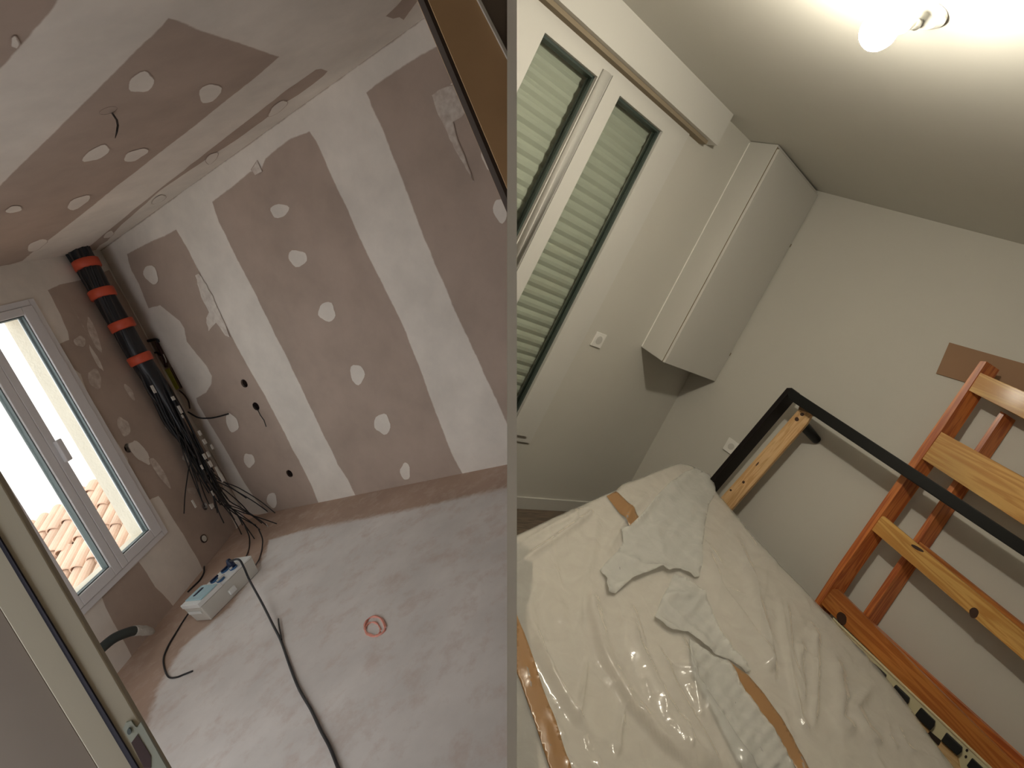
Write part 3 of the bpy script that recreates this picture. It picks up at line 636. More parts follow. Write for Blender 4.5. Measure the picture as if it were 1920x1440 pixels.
# --- doorway: two jambs and the wall they stand in
jl = nrm(ray(-27, 828)) * .95; jr = nrm(ray(950, 358)) * .86
DP = plane(jl, np.cross(jr - jl, VA))
def at_height(p1, p2, z, P=None):
    a = hit(P or DP, *p1); b = hit(P or DP, *p2); ha, hb_ = a @ UA + 1.5, b @ UA + 1.5; t = (z - ha) / (hb_ - ha); return a + (b - a) * t
ZT = 2.05
dr = empty('door_1', at_height((58, 1000), (299.5, 1416), 0), kind='structure')
def strip(l1, l2, P, d0, d1, name, m, par, z0=0.0, z1=ZT, bv=.002, do_clip=False):
    q = [at_height(l1[0], l1[1], z0, off(P, d1)), at_height(l1[0], l1[1], z1, off(P, d1)), at_height(l2[0], l2[1], z1, off(P, d1)), at_height(l2[0], l2[1], z0, off(P, d1))]
    o = MB().slab(q, [], -P[0] * (d1 - d0)).build(name, m, par)
    if do_clip: clip(o, -1)
    elif bv: bev(o, bv)
    return o
e_r = ((58, 1000), (299.5, 1416)); e_g1 = ((18, 1041), (246, 1419)); e_g0 = ((18, 1047), (238, 1419)); e_l = ((18, 1172), (170, 1420))
jamb = strip(e_r, e_l, DP, -.010, 0, 'door_jamb', M_JAMB, dr)
strip(e_g1, e_g0, DP, -.002, .003, 'seal', M_SEAL, jamb, bv=0)
sp = prism_px([(230, 1367), (236, 1355), (246, 1352), (254, 1363), (257, 1364), (264, 1354), (303, 1424), (330, 1470), (290, 1470), (262, 1424), (250, 1400)], DP, -.001, .0025, 'strike_plate', M_STEEL, jamb)
prism_px([(246, 1393), (258, 1377), (283, 1418), (283, 1440), (270, 1440)], DP, -.001, .0032, 'bolt_hole', M_REDBR, sp)
prism_px(ell(242, 1372, 4, 6, 0, jit=0), DP, -.001, .0045, 'screw', M_GASKET, sp)
e_d0 = ((802, 18), (951, 374)); e_d1 = ((811, 18), (955, 362)); e_w1 = ((905, 18), (951, 108))
rj = strip(e_d1, e_w1, DP, -.05, 0, 'door_jamb', M_BROWNJ, dr, do_clip=True)
strip(e_d0, e_d1, DP, -.03, -.003, 'stop_edge', M_DBROWN, rj, do_clip=True)
strip(e_w1, ((911, 18), (957, 108)), DP, -.02, .004, 'cover_strip', M_LGREY, rj, do_clip=True)
# wall around the doorway (left of the left jamb, right of the right jamb, above)
dd = nrm(jr - jl); dd = nrm(dd - UA * (dd @ UA))
q = [at_height(e_l[0], e_l[1], 0, off(DP, -.012)), at_height(e_l[0], e_l[1], 2.43, off(DP, -.012))]
q += [q[1] - dd * 1.0, q[0] - dd * 1.0]
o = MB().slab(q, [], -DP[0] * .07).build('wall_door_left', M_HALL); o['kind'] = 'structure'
q = [at_height(*((911, 18), (957, 108)), 0, off(DP, -.012)), at_height(*((911, 18), (957, 108)), 2.43, off(DP, -.012))]
q += [q[1] + dd * .6, q[0] + dd * .6]
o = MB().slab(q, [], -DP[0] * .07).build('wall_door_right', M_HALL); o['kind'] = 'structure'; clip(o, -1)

# ================================================================== PARTITION BETWEEN THE ROOMS
mb = MB()
Y0, Y1, Z0, Z1 = -2.6, 3.1, -5.6, 2.6; hy, hz0, hz1 = .5, -.6, .35
X = np.array([WP, 0, 0]); xo = -WP / 2
P2 = lambda y, z: np.array([xo, y, z])
mb.slab([P2(Y0, Z0), P2(Y0, Z1), P2(Y1, Z1), P2(Y1, Z0)], [[P2(-hy, hz0), P2(-hy, hz1), P2(hy, hz1), P2(hy, hz0)]], X)  # unseen stretch around and behind the camera added to stop light leaks
o = mb.build('wall_middle', M_HALL); o['kind'] = 'structure'
o = MB().box(P2(-.5, hz0 + .0005), X, np.array([0, 1.0, 0]), np.array([0, 0, .004])).build('trim_1', M_CAULK); o['kind'] = 'structure'

# ================================================================== FINISHED BEDROOM (right)
q0 = ray(1151, 962); k_ = EYE / -(q0 @ UB); QB = q0 * k_
NP = plane(QB, np.cross(G1, VB)); RP = plane(QB, np.cross(G2, VB)); FB = (UB, -EYE)
HT = 2.45; CB = (-UB, -(QB @ UB + HT)); BB = HT / (VB @ UB)
def npt(a, b, d=0.0): return QB - G1 * a + VB * b + NP[0] * d
def rpt(s, b, d=0.0): return QB - G2 * s + VB * b + RP[0] * d
def fpB(a, s, z=0.0): return QB - G1 * a - G2 * s + UB * z
def nbox(mb, a0, a1, b0, b1, d0, d1): return mb.box(npt(a0, b0, d0), npt(a1, b0, d0) - npt(a0, b0, d0), npt(a0, b1, d0) - npt(a0, b0, d0), NP[0] * (d1 - d0))
AB, SB = 5.5, 4.6
fl = MB().slab([fpB(-.7, -.7), fpB(AB, -.7), fpB(AB, SB + .6), fpB(-.7, SB + .6)], [], -UB * .1)
fo = fl.build('floor_right', M_LAMIN, grain=[((v - QB) @ G1, (v - QB) @ G2, 0) for v in fl.V]); fo['kind'] = 'structure'; clip(fo, 1)
a_ = fo.data.attributes['grain']; a_.data.foreach_set('vector', np.array([tuple(v.co * 1.0) for v in fo.data.vertices], np.float32).ravel())
shell('ceiling_right', M_CEILB, [fpB(-.7, -.7, HT), fpB(AB, -.7, HT), fpB(AB, SB + .6, HT), fpB(-.7, SB + .6, HT)], [], UB * .1, side=1)
WB0, WB1, WH0, WH1 = 1.115, 2.36, .44, 2.26
shell('wall_far', M_WALLB, [npt(0, 0), npt(AB, 0), npt(AB, BB), npt(0, BB)], [[npt(WB0, WH0), npt(WB1, WH0), npt(WB1, WH1), npt(WB0, WH1)]], -NP[0] * .25, side=1)
shell('wall_side', M_WALLB, [rpt(-.3, -.1), rpt(SB + .4, -.1), rpt(SB + .4, BB + .1), rpt(-.3, BB + .1)], [], -RP[0] * .1, side=1)
def kp(a, b): return fpB(a, SB) + VB * b
shell('wall_rear', M_HALL, [kp(-.6, -.1), kp(AB, -.1), kp(AB, BB + .1), kp(-.6, BB + .1)], [], -G2 * .1, side=1)
# baseboards
mb = MB(); nbox(mb, 0.0, AB, 0, .076, 0.0, .014); o = mb.build('baseboard_far', M_WHITEB); o['kind'] = 'structure'; clip(o, 1)
mb = MB().box(rpt(.014, 0), rpt(SB, 0) - rpt(.014, 0), rpt(0, .076) - rpt(0, 0), RP[0] * .014); o = mb.build('baseboard_side', M_WHITEB); o['kind'] = 'structure'; clip(o, 1)
# window
w2 = empty('window_2', npt(1.75, WH0), kind='structure')
mb = MB()
for t in [(1.095, 1.15, WH0 - .02, 2.275), (2.33, 2.385, WH0 - .02, 2.275), (1.15, 2.33, 2.235, 2.275), (1.15, 2.33, WH0 - .02, WH0 + .02)]: nbox(mb, *t, -.05, .012)
clip(mb.build('window_frame', M_WHITEB, w2), 1)
def sashB(a0, a1, g0, g1):
    s_ = MB(); b0, b1, h0, h1 = WH0 + .022, 2.233, .545, 2.185
    for t in [(a0, g0, b0, b1), (g1, a1, b0, b1), (g0, g1, b0, h0), (g0, g1, h1, b1)]: nbox(s_, *t, -.045, .028)
    so = clip(s_.build('sash', M_WHITEB, w2), 1)
    gk = MB(); e = .011
    for t in [(g0, g0 + e, h0, h1), (g1 - e, g1, h0, h1), (g0, g1, h0, h0 + e), (g0, g1, h1 - e, h1)]: nbox(gk, *t, -.03, .010)
    clip(gk.build('gasket', M_DGREY, so), 1)
    gb = MB(); nbox(gb, g0 + e, g1 - e, h0 + e, h1 - e, -.02, -.006); clip(gb.build('pane', M_GLASSB, so), 1)
    return so
sashB(1.153, 1.728, 1.292, 1.642); sashB(1.733, 2.327, 1.803, 2.134)
mb = MB(); pr = [(1.737 + .030 * math.cos(t) + .03, .028 + .014 * math.sin(t)) for t in np.linspace(math.pi, 0, 7)]
V = [npt(a, b, d) for b in (WH0 + .03, 2.225) for a, d in pr]; n = len(pr)
Fc = [(i, i + 1, n + i + 1, n + i) for i in range(n - 1)] + [tuple(range(n)), tuple(range(2 * n - 1, n - 1, -1))]
clip(mesh_obj('meeting_rail', V, Fc, M_WHITEB, w2, smooth=True), 1)
for b in (2.166, 1.63, 1.106, .578):
    mb = MB(); c_ = npt(1.172, b, .018)
    mb.tube([c_ - VB * .035, c_ + VB * .035], .007, 8); mb.build('hinge', M_CAULK, w2)
    MB().tube([c_ - VB * .043, c_ - VB * .035], .0075, 8).build('hinge_pin', M_DGREY, w2)
# roller shutter outside the glass
sh = empty('roller_shutter', npt(1.75, WH0, -.16), 'closed pale slatted roller shutter behind the window glass', 'shutter')
pitch = .058; V = []; prof = []
b = WH0 - .02
while b < WH1 + .02:
    for t, d in [(0, 0), (.12, .004), (.35, .010), (.65, .010), (.88, .004), (1, 0)]: prof.append((b + t * pitch * .96, -.15 + d))
    b += pitch
V = [npt(a, bb, d + .075) for bb, d in prof for a in (WB0 + .002, WB1 - .002)]
n = len(prof); clip(mesh_obj('slat_curtain', V + [v - NP[0] * .008 for v in V], [(2 * i, 2 * i + 1, 2 * i + 3, 2 * i + 2) for i in range(n - 1)] + [(2 * i + 2 + 2 * n, 2 * i + 3 + 2 * n, 2 * i + 1 + 2 * n, 2 * i + 2 * n) for i in range(n - 1)], M_SHUT, sh), 1)
# shutter box over the window
sb = empty('shutter_box', npt(1.7, 2.28), 'white shutter box above the window, tight under the ceiling', 'shutter box')
mb = MB()
V0 = npt(.935, 2.300, 0)
top = BB - .002
mb.box(npt(.935, 2.290, .001), npt(3.2, 2.29) - npt(.935, 2.29), npt(.935, top) - npt(.935, 2.29), NP[0] * .078)
clip(mb.build('box_front', M_WHITEB, sb), 1)
mb = MB(); mb.box(npt(.985, 2.270, .001), npt(3.2, 2.29) - npt(.985, 2.29), npt(.985, 2.289) - npt(.985, 2.270), NP[0] * .050)
clip(mb.build('lower_lip', M_GAP, sb), 1)
# switch and socket
swc = npt(.978, 1.098)
sw = empty('light_switch', swc, 'square white light switch between the window and the corner cupboard', 'switch')
mb = MB(); nbox(mb, .935, 1.020, 1.055, 1.14, .0005, .010); bev(mb.build('plate', M_CAULK, sw), .003)
MB().tube([swc + NP[0] * .009, swc + NP[0] * .0125], .024, 20).build('rocker', M_WHITEB, sw)
sk = empty('wall_socket', hit(RP, 1370, 837), 'white wall socket half hidden behind the black bed frame', 'socket')
c_ = hit(RP, 1372, 838); hh = .042
bev(MB().box(c_ - nrm(G2) * hh - VB * hh, G2 * 2 * hh, VB * 2 * hh, RP[0] * .010).build('plate', M_CAULK, sk), .003)
MB().tube([c_ + RP[0] * .0095, c_ + RP[0] * .012], .020, 18).build('socket_well', M_WHITEB, sk)
# corner cupboard
P1 = hit(NP, 1202, 650); P3 = hit(RP, 1338, 713); h1_ = (P1 - QB) @ UB
P2b = hit((UB, P1 @ UB), 1241, 677)
cc = QB + VB * (h1_ / (VB @ UB))
UPV = VB * ((HT - .003 - h1_) / (VB @ UB))
cup = empty('corner_cupboard', (P1 + P3) / 2, 'tall narrow white cupboard fixed in the corner from ceiling to mid wall', 'cupboard')
mb = MB(); P1i = P1 + NP[0] * .001; P3i = P3 + RP[0] * .001; cci = cc + NP[0] * .001 + RP[0] * .001
base = [P1i, P2b, P3i, cci]; th_ = .018
inn = [P1i + (cc - P1) * .08, P2b + (cc - P2b) * .08, P3i + (cc - P3) * .08, cci]
V = base + [p + UPV for p in base]
mb.add(V, [(0, 1, 2, 3), (7, 6, 5, 4), (0, 4, 5, 1), (1, 5, 6, 2), (2, 6, 7, 3), (3, 7, 4, 0)])
bev(mb.build('carcass', M_WHITEB, cup), .0015)
# door = the wide front face
dv = P3i - P2b; dl = np.linalg.norm(dv); du = dv / dl; dn = nrm(np.cross(du, VB)); dn = dn if dn @ P2b < 0 else -dn
mb = MB().box(P2b + du * .006 + dn * .0015 - VB * .002, du * (dl - .016), VB * (np.linalg.norm(UPV) - .02), dn * .016)
dor = bev(mb.build('door', M_WHITEB, cup), .002)
mb = MB().box(P2b + du * .001 + dn * .0005, du * (dl - .004), VB * (np.linalg.norm(UPV) - .012), dn * .001); mb.build('joint_shadow_gap', M_GAP, cup)
MB().tube([P1i + NP[0] * .003 + UB * .005, P1i + NP[0] * .003 + UPV - UB * .01], .0045, 6).build('caulk_line', M_CAULK, cup)
for t in (.14, .72):
    MB().tube([P3i + UPV * t + dn * .012, P3i + UPV * (t + .015) + dn * .012], .006, 8).build('hinge', M_GAP, cup)
# ceiling lamp
rc = hit(off(CB, .0), 1732, 22)
lamp = empty('ceiling_lamp', rc - UB * .14, 'bare lit bulb in a white holder on the bedroom ceiling', 'lamp')
MB().tube([rc - UB * .002, rc - UB * .012, rc - UB * .022], [.062, .062, .045], 28).build('ceiling_rose', M_LAMPW, lamp, smooth=False)
bc = hit(off(CB, .16), 1651, 57); hs = hit(off(CB, .075), 1706, 38); hdn = nrm(bc - hs)
MB().tube([rc - UB * .02, rc - UB * .035, hs], [.014, .014, .014], 12).build('arm', M_LAMPW, lamp, smooth=True)
MB().tube([hs - hdn * .01, hs + hdn * .005, hs + hdn * .035, hs + hdn * .05], [.012, .022, .026, .024], 20).build('bulb_holder', M_LAMPW, lamp, smooth=True)
MB().tube([hs + hdn * .05] + [bc + hdn * x for x in (-.050, -.038, -.030)], [.014, .018, .024, .028], 24, cap=False).build('bulb_neck', M_LAMPW, lamp, smooth=True)
MB().tube([bc + hdn * x for x in (-.030, -.015, 0, .015, .03, .040, .045)], [.028, .038, .044, .045, .037, .021, .004], 24).build('bulb', M_BULB, lamp, smooth=True)

# --- things leaning on the side wall (offsets from the wall in metres)
# cardboard sheet
tag(prism_px([(1780, 642), (1925, 683), (1990, 702), (1965, 765), (1900, 744), (1755, 700)], RP, .002, .009, 'cardboard_sheet', M_CARD), 'flat brown cardboard sheet standing behind the pine bed ends', 'cardboard')
# pine bed ends
pbk = empty('pine_bed_end', hit(RP, 1640, 1200), 'red-brown pine bed end with slats, the rear one against the wall', 'bed end', 'pine bed ends stacked against the wall')
pA = empty('pine_bed_end', hit(off(RP, .1), 1600, 1200), 'honey pine bed end with four wide boards, the front one', 'bed end', 'pine bed ends stacked against the wall')
D2 = (.006, .066); D1 = (.078, .145)
board_px([(1876, 771), (1614, 1155), (1600, 1176), (1612, 1180), (1627, 1158), (1884, 775)], RP, *D2, 'post', M_POST, pbk, skew=.038)
board_px([(1725, 1017), (2000, 1237), (2000, 1262), (1720, 1032)], RP, .030, .070, 'rail', M_PINE_D, pbk, bevel=.004)
board_px([(1627, 1162), (2000, 1498), (1990, 1530), (1615, 1184)], RP, .030, .070, 'rail', M_POST, pbk, bevel=.004)
board_px([(1900, 735), (1905, 728), (2000, 790), (1990, 840)], RP, .030, .066, 'rail', M_POST, pbk)
board_px([(1838, 677), (1571, 1060), (1515, 1146), (1525, 1152), (1584, 1062), (1765, 807), (1850, 678)], RP, *D1, 'post', M_POST, pA, skew=.045)
B1 = board_px([(1838, 700), (2000, 769), (2000, 824), (1814, 729)], RP, .115, .141, 'board', M_PINE, pA, bevel=.003)
B2 = board_px([(1763, 810), (2000, 939), (2000, 1035), (1727, 857)], RP, .115, .141, 'board', M_PINE, pA, bevel=.003)
B3 = board_px([(1725, 1024), (2000, 1252), (2000, 1307), (1631, 990), (1654, 968), (1658, 968)], RP, .115, .141, 'board', M_PINE, pA, bevel=.003)
B4 = board_px([(1642, 1176), (1860, 1391), (1960, 1490), (1905, 1490), (1837, 1421), (1539, 1132), (1562, 1104), (1572, 1106)], RP, .110, .139, 'board', M_PINE_D, pA, bevel=.004)
for (x, y, rx, ry, par) in [(1578, 1160, 9, 13, B4), (1826, 1149, 9, 10, B3), (1720, 1028, 14, 3, B3), (1896, 820, 1, 1, B2)]:
    if rx > 2: prism_px(ell(x, y, rx, ry, 30 if ry < 5 else -15, jit=.05), RP, .1412, .1418, 'knot', M_KNOT, par)
# cream slatted bed base
sl = empty('slatted_bed_base', hit(off(RP, .16), 1700, 1400), 'cream slatted bed base edge with black rubber holders beside the mattress', 'bed base')
board_px([(1560, 1160), (1572, 1172), (1834, 1420), (1920, 1502), (1850, 1520), (1700, 1420), (1545, 1190)], RP, .152, .178, 'side_rail', M_CREAMB, sl, bevel=.003)
caps = [[(1592, 1203), (1602, 1208), (1622, 1228), (1612, 1240), (1590, 1222)], [(1634, 1243), (1640, 1246), (1661, 1266), (1659, 1275), (1650, 1284), (1625, 1260)], [(1679, 1284), (1705, 1309), (1703, 1318), (1695, 1325), (1688, 1330), (1664, 1302)], [(1726, 1327), (1753, 1353), (1751, 1362), (1744, 1370), (1715, 1341)], [(1774, 1374), (1804, 1402), (1803, 1410), (1795, 1417), (1764, 1389)], [(1822, 1422), (1852, 1450), (1850, 1458), (1842, 1465), (1812, 1436)]]
for cpx in caps:
    o = prism_px(cpx, RP, .1785, .197, 'rubber_holder', M_RUBBER, sl, bevel=.003)
for s0 in [[(1688, 1331), (1715, 1342), (1744, 1371), (1740, 1374), (1700, 1345)], [(1766, 1392), (1795, 1418), (1800, 1440), (1785, 1440), (1758, 1400)]]:
    prism_px(s0, RP, .1785, .186, 'slat', M_BEECH, sl) if False else board_px(s0, RP, .1785, .186, 'slat', M_BEECH, sl)
prism_px([(1740, 1368), (1765, 1389), (1760, 1399), (1736, 1373)], RP, .1785, .182, 'opening_edge', M_DBROWN, sl)
for (x, y) in [(1813, 1407), (1811, 1419)]: prism_px(ell(x, y, 2.6, 3, 0, jit=0), RP, .1785, .1795, 'screw_hole', M_DBROWN, sl)
# black bed frame with one inner batten and a leg
bf = empty('black_bed_frame', hit(off(RP, .15), 1335, 910), 'black-brown bed frame stood on its side against the wall, leg towards the wall', 'bed frame')
prism_px([(1475, 727), (1485, 727), (1480, 735), (1330, 912), (1270, 985), (1262, 978), (1322, 908)], RP, .10, .225, 'end_rail', M_BEDBLK, bf, bevel=.003)
prism_px([(1475, 727), (1485, 729), (1700, 869), (1920, 1014), (2020, 1080), (2012, 1104), (1905, 1034), (1690, 890), (1478, 748)], RP, .165, .225, 'long_rail', M_BLKLEG, bf, bevel=.004)
bt = board_px([(1497, 768), (1387, 894), (1356, 928), (1290, 1003), (1311, 1025), (1377, 949), (1513, 794), (1523, 776)], RP, .150, .172, 'batten', M_SLATW, bf, bevel=.002)
prism_px([(1500, 757), (1528, 774), (1523, 779), (1496, 770)], RP, .14, .171, 'batten_end', M_SLATEND, bf)
for (x, y, rx, ry, r) in [(1504, 777, 4, 3, 0), (1494, 786, 4, 4, 0), (1420, 870, 5, 1.2, -50), (1394, 904, 2.6, 2.6, 0), (1370, 919, 2, 2, 0)]:
    prism_px(ell(x, y, rx, ry, r, jit=.05), RP, .1722, .1727, 'knot', M_KNOT, bt)
l0 = hit(off(RP, .150), 1503, 793); l1 = l0 - RP[0] * .148
l1 = hit(off(RP, .004), 1531, 825)
MB().tube([l0, l1], [.030, .024], 24).build('leg', M_BLKLEG, bf)

# --- plastic-wrapped mattress
E0 = hit(off(RP, .30), 1300, 885); E1 = hit(off(RP, .38), 1790, 1440)
EL = hit((UB, -EYE + .36), 968, 1000)
MPn = nrm(np.cross(E1 - E0, EL - E0)); MPn = MPn if MPn @ UB > 0 else -MPn; MP = (MPn, MPn @ E0)
K0 = (1272, 868)
RE = [(1272, 868), (1300, 873), (1328, 892), (1341, 915), (1378, 958), (1440, 1030), (1500, 1092), (1560, 1155), (1602, 1199), (1640, 1240), (1700, 1312), (1760, 1397), (1800, 1450), (1990, 1720)]
LE = [(1272, 868), (1250, 874), (1200, 893), (1168, 904), (1158, 914), (1138, 922), (1100, 939), (1040, 966), (968, 1000), (900, 1031), (800, 1077), (640, 1151)]
def edge3(pts, n):
    P3d = spline([hit(MP, *p) for p in pts], 8); L_ = np.cumsum([0] + [np.linalg.norm(P3d[i + 1] - P3d[i]) for i in range(len(P3d) - 1)])
    s_ = np.linspace(0, 1, n) ** 1.0 * L_[-1]; A = np.array(P3d); return np.stack([np.interp(s_, L_, A[:, j]) for j in range(3)], 1)
NU, NV = 330, 290
Bd = edge3(RE, NU); Ad = edge3(LE, NV); k0 = Bd[0]
Bl = k0 + np.linspace(0, 1, NU)[:, None] * (Bd[-1] - k0); Al = k0 + np.linspace(0, 1, NV)[:, None] * (Ad[-1] - k0)
uu = np.linspace(0, 1, NU); vv_ = np.linspace(0, 1, NV)
G = Al[None, :, :] + Bl[:, None, :] - k0 + (Bd - Bl)[:, None, :] * np.exp(-vv_ * 9)[None, :, None] + (Ad - Al)[None, :, :] * np.exp(-uu * 12)[:, None, None]
PX = 960 + F_PX * G[..., 0] / -G[..., 2]; PY = 720 - F_PX * G[..., 1] / -G[..., 2]
Lu = np.linalg.norm(Bd[-1] - k0) * uu; Lv = np.linalg.norm(Ad[-1] - k0) * vv_
def fold(poly, h, w, sharp=1.0, skew=0.0):
    """raised crease along a polyline; width w, optional steep side"""
    H = np.zeros_like(PX); best = np.full(PX.shape, 1e9); sd = np.zeros_like(PX); tt = np.zeros_like(PX); n = len(poly) - 1
    for i in range(n):
        a = np.array(poly[i], float); b = np.array(poly[i + 1], float); d = b - a; L2 = d @ d
        t = np.clip(((PX - a[0]) * d[0] + (PY - a[1]) * d[1]) / L2, 0, 1); cx = PX - a[0] - t * d[0]; cy = PY - a[1] - t * d[1]
        r = np.hypot(cx, cy); m = r < best; best = np.where(m, r, best); sd = np.where(m, np.sign(cx * d[1] - cy * d[0]), sd); tt = np.where(m, (i + t) / n, tt)
    ww = w * np.where(sd > 0, 1 - skew, 1 + skew)
    env = np.clip(np.sin(np.pi * np.clip(tt * .94 + .03, 0, 1)) * 2.0, 0, 1)
    return h * env * np.exp(-(best / ww) ** (1.0 + sharp))
def vnoise(scale, seed):
    r = np.random.RandomState(seed); H = np.zeros_like(PX)
    for _ in range(14):
        a = r.uniform(0, 6.28); fq = scale * r.uniform(.6, 1.6); kx, ky = math.cos(a) * fq, math.sin(a) * fq
        H += np.sin(kx * Lu[:, None] * 6.28 + ky * Lv[None, :] * 6.28 + r.uniform(0, 6.28) + 1.3 * np.sin(2.1 * Lu[:, None] * fq + r.uniform(0, 6)))
    return H / 14
big = [([(1106, 1095), (1104, 1147), (1128, 1235), (1175, 1320), (1230, 1385), (1290, 1440)], .016, 13, 1, -.5),
       ([(1170, 1130), (1190, 1210), (1230, 1300), (1290, 1400), (1330, 1450)], .014, 16, 1, .3),
       ([(1225, 1210), (1260, 1290), (1310, 1380), (1350, 1450)], .012, 14, 1, .4),
       ([(1270, 1190), (1300, 1280), (1370, 1390), (1420, 1460)], .016, 14, 1, .4),
       ([(1403, 1060), (1415, 1140), (1440, 1225), (1452, 1262)], .014, 9, 1, .5),
       ([(1325, 1030), (1345, 1100), (1390, 1160), (1430, 1225), (1448, 1268)], .014, 10, 1, .5),
       ([(1380, 1010), (1400, 1070), (1425, 1150), (1445, 1240)], .010, 7, .6, 0),
       ([(1460, 1120), (1468, 1200), (1482, 1280), (1498, 1350), (1515, 1378)], .010, 6, .4, 0),
       ([(1472, 1130), (1478, 1220), (1500, 1300)], .009, 5, .4, 0), ([(1500, 1200), (1498, 1260), (1505, 1320)], .008, 5, .4, 0),
       ([(1525, 1180), (1528, 1260), (1522, 1370)], .009, 6, .4, 0), ([(1560, 1230), (1575, 1310), (1570, 1350), (1600, 1380)], .012, 12, .8, 0),
       ([(1630, 1290), (1600, 1330), (1620, 1370), (1650, 1400)], .010, 10, .6, 0),
       ([(975, 1055), (1030, 1020), (1100, 970), (1108, 960)], .012, 6, .5, 0), ([(972, 1025), (1040, 985), (1110, 950)], .007, 5, .5, 0),
       ([(1120, 960), (1110, 1030), (1085, 1120), (1080, 1190)], .008, 10, .8, 0), ([(1000, 1180), (1020, 1240), (1060, 1310), (1095, 1360)], .012, 9, .8, .4),
       ([(1098, 1240), (1090, 1300), (1085, 1340)], .008, 5, .5, 0), ([(1168, 1320), (1160, 1370), (1155, 1420)], .007, 5, .5, 0),
       ([(1030, 1060), (1040, 1120), (1060, 1180)], .006, 14, 1, 0), ([(1010, 1090), (990, 1140), (1000, 1200)], .006, 12, 1, 0),
       ([(1215, 925), (1180, 960), (1150, 1010), (1128, 1050)], .008, 9, .8, 0)]
HF = 2.0 * sum(fold(*b) for b in big) + .005 * vnoise(2.5, 3) + .002 * vnoise(8.0, 4)
r_ = np.random.RandomState(11)
HS = np.zeros_like(PX)
for _ in range(110):
    x, y = r_.uniform(980, 1720), r_.uniform(900, 1440); a = r_.normal(1.15, .35); L_ = r_.uniform(20, 85)
    HS += fold([(x, y), (x + L_ * .5 * math.cos(a) + r_.uniform(-4, 4), y + L_ * .5 * math.sin(a)), (x + L_ * math.cos(a), y + L_ * math.sin(a))], r_.uniform(.003, .009), r_.uniform(2.2, 6), .3)
edge = np.minimum(Lu[:, None], Lv[None, :])
def round_drop(r): e = np.clip(edge / r, 0, 1); return -(1 - np.sqrt(np.clip(1 - (1 - e) ** 2, 0, 1))) * r
def sheet(H, shrink, name, m, parent, thick, closed):
    T = G + MPn * H[..., None]
    V = T.reshape(-1, 3); idx = np.arange(NU * NV).reshape(NU, NV)
    Fc = np.stack([idx[:-1, :-1], idx[1:, :-1], idx[1:, 1:], idx[:-1, 1:]], -1).reshape(-1, 4).tolist(); V = list(V)
    loop = list(idx[:, 0]) + list(idx[-1, 1:]) + list(idx[-2::-1, -1]) + list(idx[0, -2:0:-1]); n = len(V); 
    for i in loop: V.append(V[i] - MPn * thick)
    m_ = len(loop); Fc += [(int(loop[i]), int(loop[(i + 1) % m_]), n + (i + 1) % m_, n + i) for i in range(m_)]
    if closed: Fc.append(tuple(range(n, n + m_)))
    return clip(mesh_obj(name, V, Fc, m, parent, smooth=True), 1)
mt = empty('wrapped_mattress', k0 - MPn * .2 + (EL - E0) * .4, 'large cream mattress wrapped in crumpled clear plastic and brown tape', 'mattress')
core_h = .35 * HF + round_drop(.035) - .001
body_m = sheet(core_h, 0, 'mattress_body', M_MATT, mt, .15, True)
wrap_h = HF + HS + round_drop(.030) + .007
sheet(wrap_h, 0, 'plastic_wrap', M_FILM, mt, .155, False)
# tapes follow the wrap
from mathutils.kdtree import KDTree
kd = KDTree(NU * NV)
for i, (x, y) in enumerate(zip(PX.ravel(), PY.ravel())): kd.insert((x, y, 0), i)
kd.balance()
def hgt(x, y): return float(np.mean([wrap_h.ravel()[i] for _, i, _ in kd.find_n((x, y, 0), 4)]))
def cdt(poly, step):
    pts = [Vector(p) for p in poly]; n = len(pts); xs = [p[0] for p in poly]; ys = [p[1] for p in poly]; ex = []
    y = min(ys)
    while y < max(ys):
        x = min(xs)
        while x < max(xs): ex.append(Vector((x + random.uniform(-.3, .3) * step, y + random.uniform(-.3, .3) * step))); x += step
        y += step
    r = delaunay_2d_cdt(pts + ex, [(i, (i + 1) % n) for i in range(n)], [list(range(n))], 1, 1e-4)
    V_, F_ = [np.array(v) for v in r[0]], [tuple(f) for f in r[2]]
    par = list(range(len(V_)))                      # keep the one connected piece
    def root(i):
        while par[i] != i: par[i] = par[par[i]]; i = par[i]
        return i
    for f in F_:
        for i in f[1:]: par[root(i)] = root(f[0])
    cnt = {}
    for f in F_: cnt[root(f[0])] = cnt.get(root(f[0]), 0) + 1
    keep = max(cnt, key=cnt.get); F_ = [f for f in F_ if root(f[0]) == keep]
    ids = sorted({i for f in F_ for i in f}); mp = {i: k for k, i in enumerate(ids)}
    return [V_[i] for i in ids], [tuple(mp[i] for i in f) for f in F_]
def on_matt(poly, lift, name, m, parent, step=7, fn=None, follow=1.0):
    V2, Fc = cdt(densify(poly, step), step); V = []
    for v in V2: V.append(hit(MP, *v) + MPn * (follow * hgt(*v) + lift + (fn(v) if fn else 0)))
    n = len(V); V2_ = V + [v - MPn * .0008 for v in V]
    cnt = {}
    for f in Fc:
        for i in range(len(f)):
            e = (f[i], f[(i + 1) % len(f)]); cnt[e] = 1
    bd = [e for e in cnt if (e[1], e[0]) not in cnt]
    F2 = Fc + [tuple(i + n for i in f[::-1]) for f in Fc] + [(b, a, a + n, b + n) for a, b in bd]
    return mesh_obj(name, V2_, F2, m, parent, smooth=True)
on_matt([(1136, 932), (1154, 922), (1176, 945), (1196, 971), (1190, 984), (1182, 993), (1160, 965)], .0015, 'packing_tape', M_TAPE, mt, 5)
on_matt([(966, 1150), (968, 1156), (990, 1216), (1016, 1293), (1040, 1355), (1066, 1436), (1088, 1500), (1050, 1500), (1026, 1436), (1000, 1355), (975, 1285), (966, 1262)], .0015, 'packing_tape', M_TAPE, mt, 6)
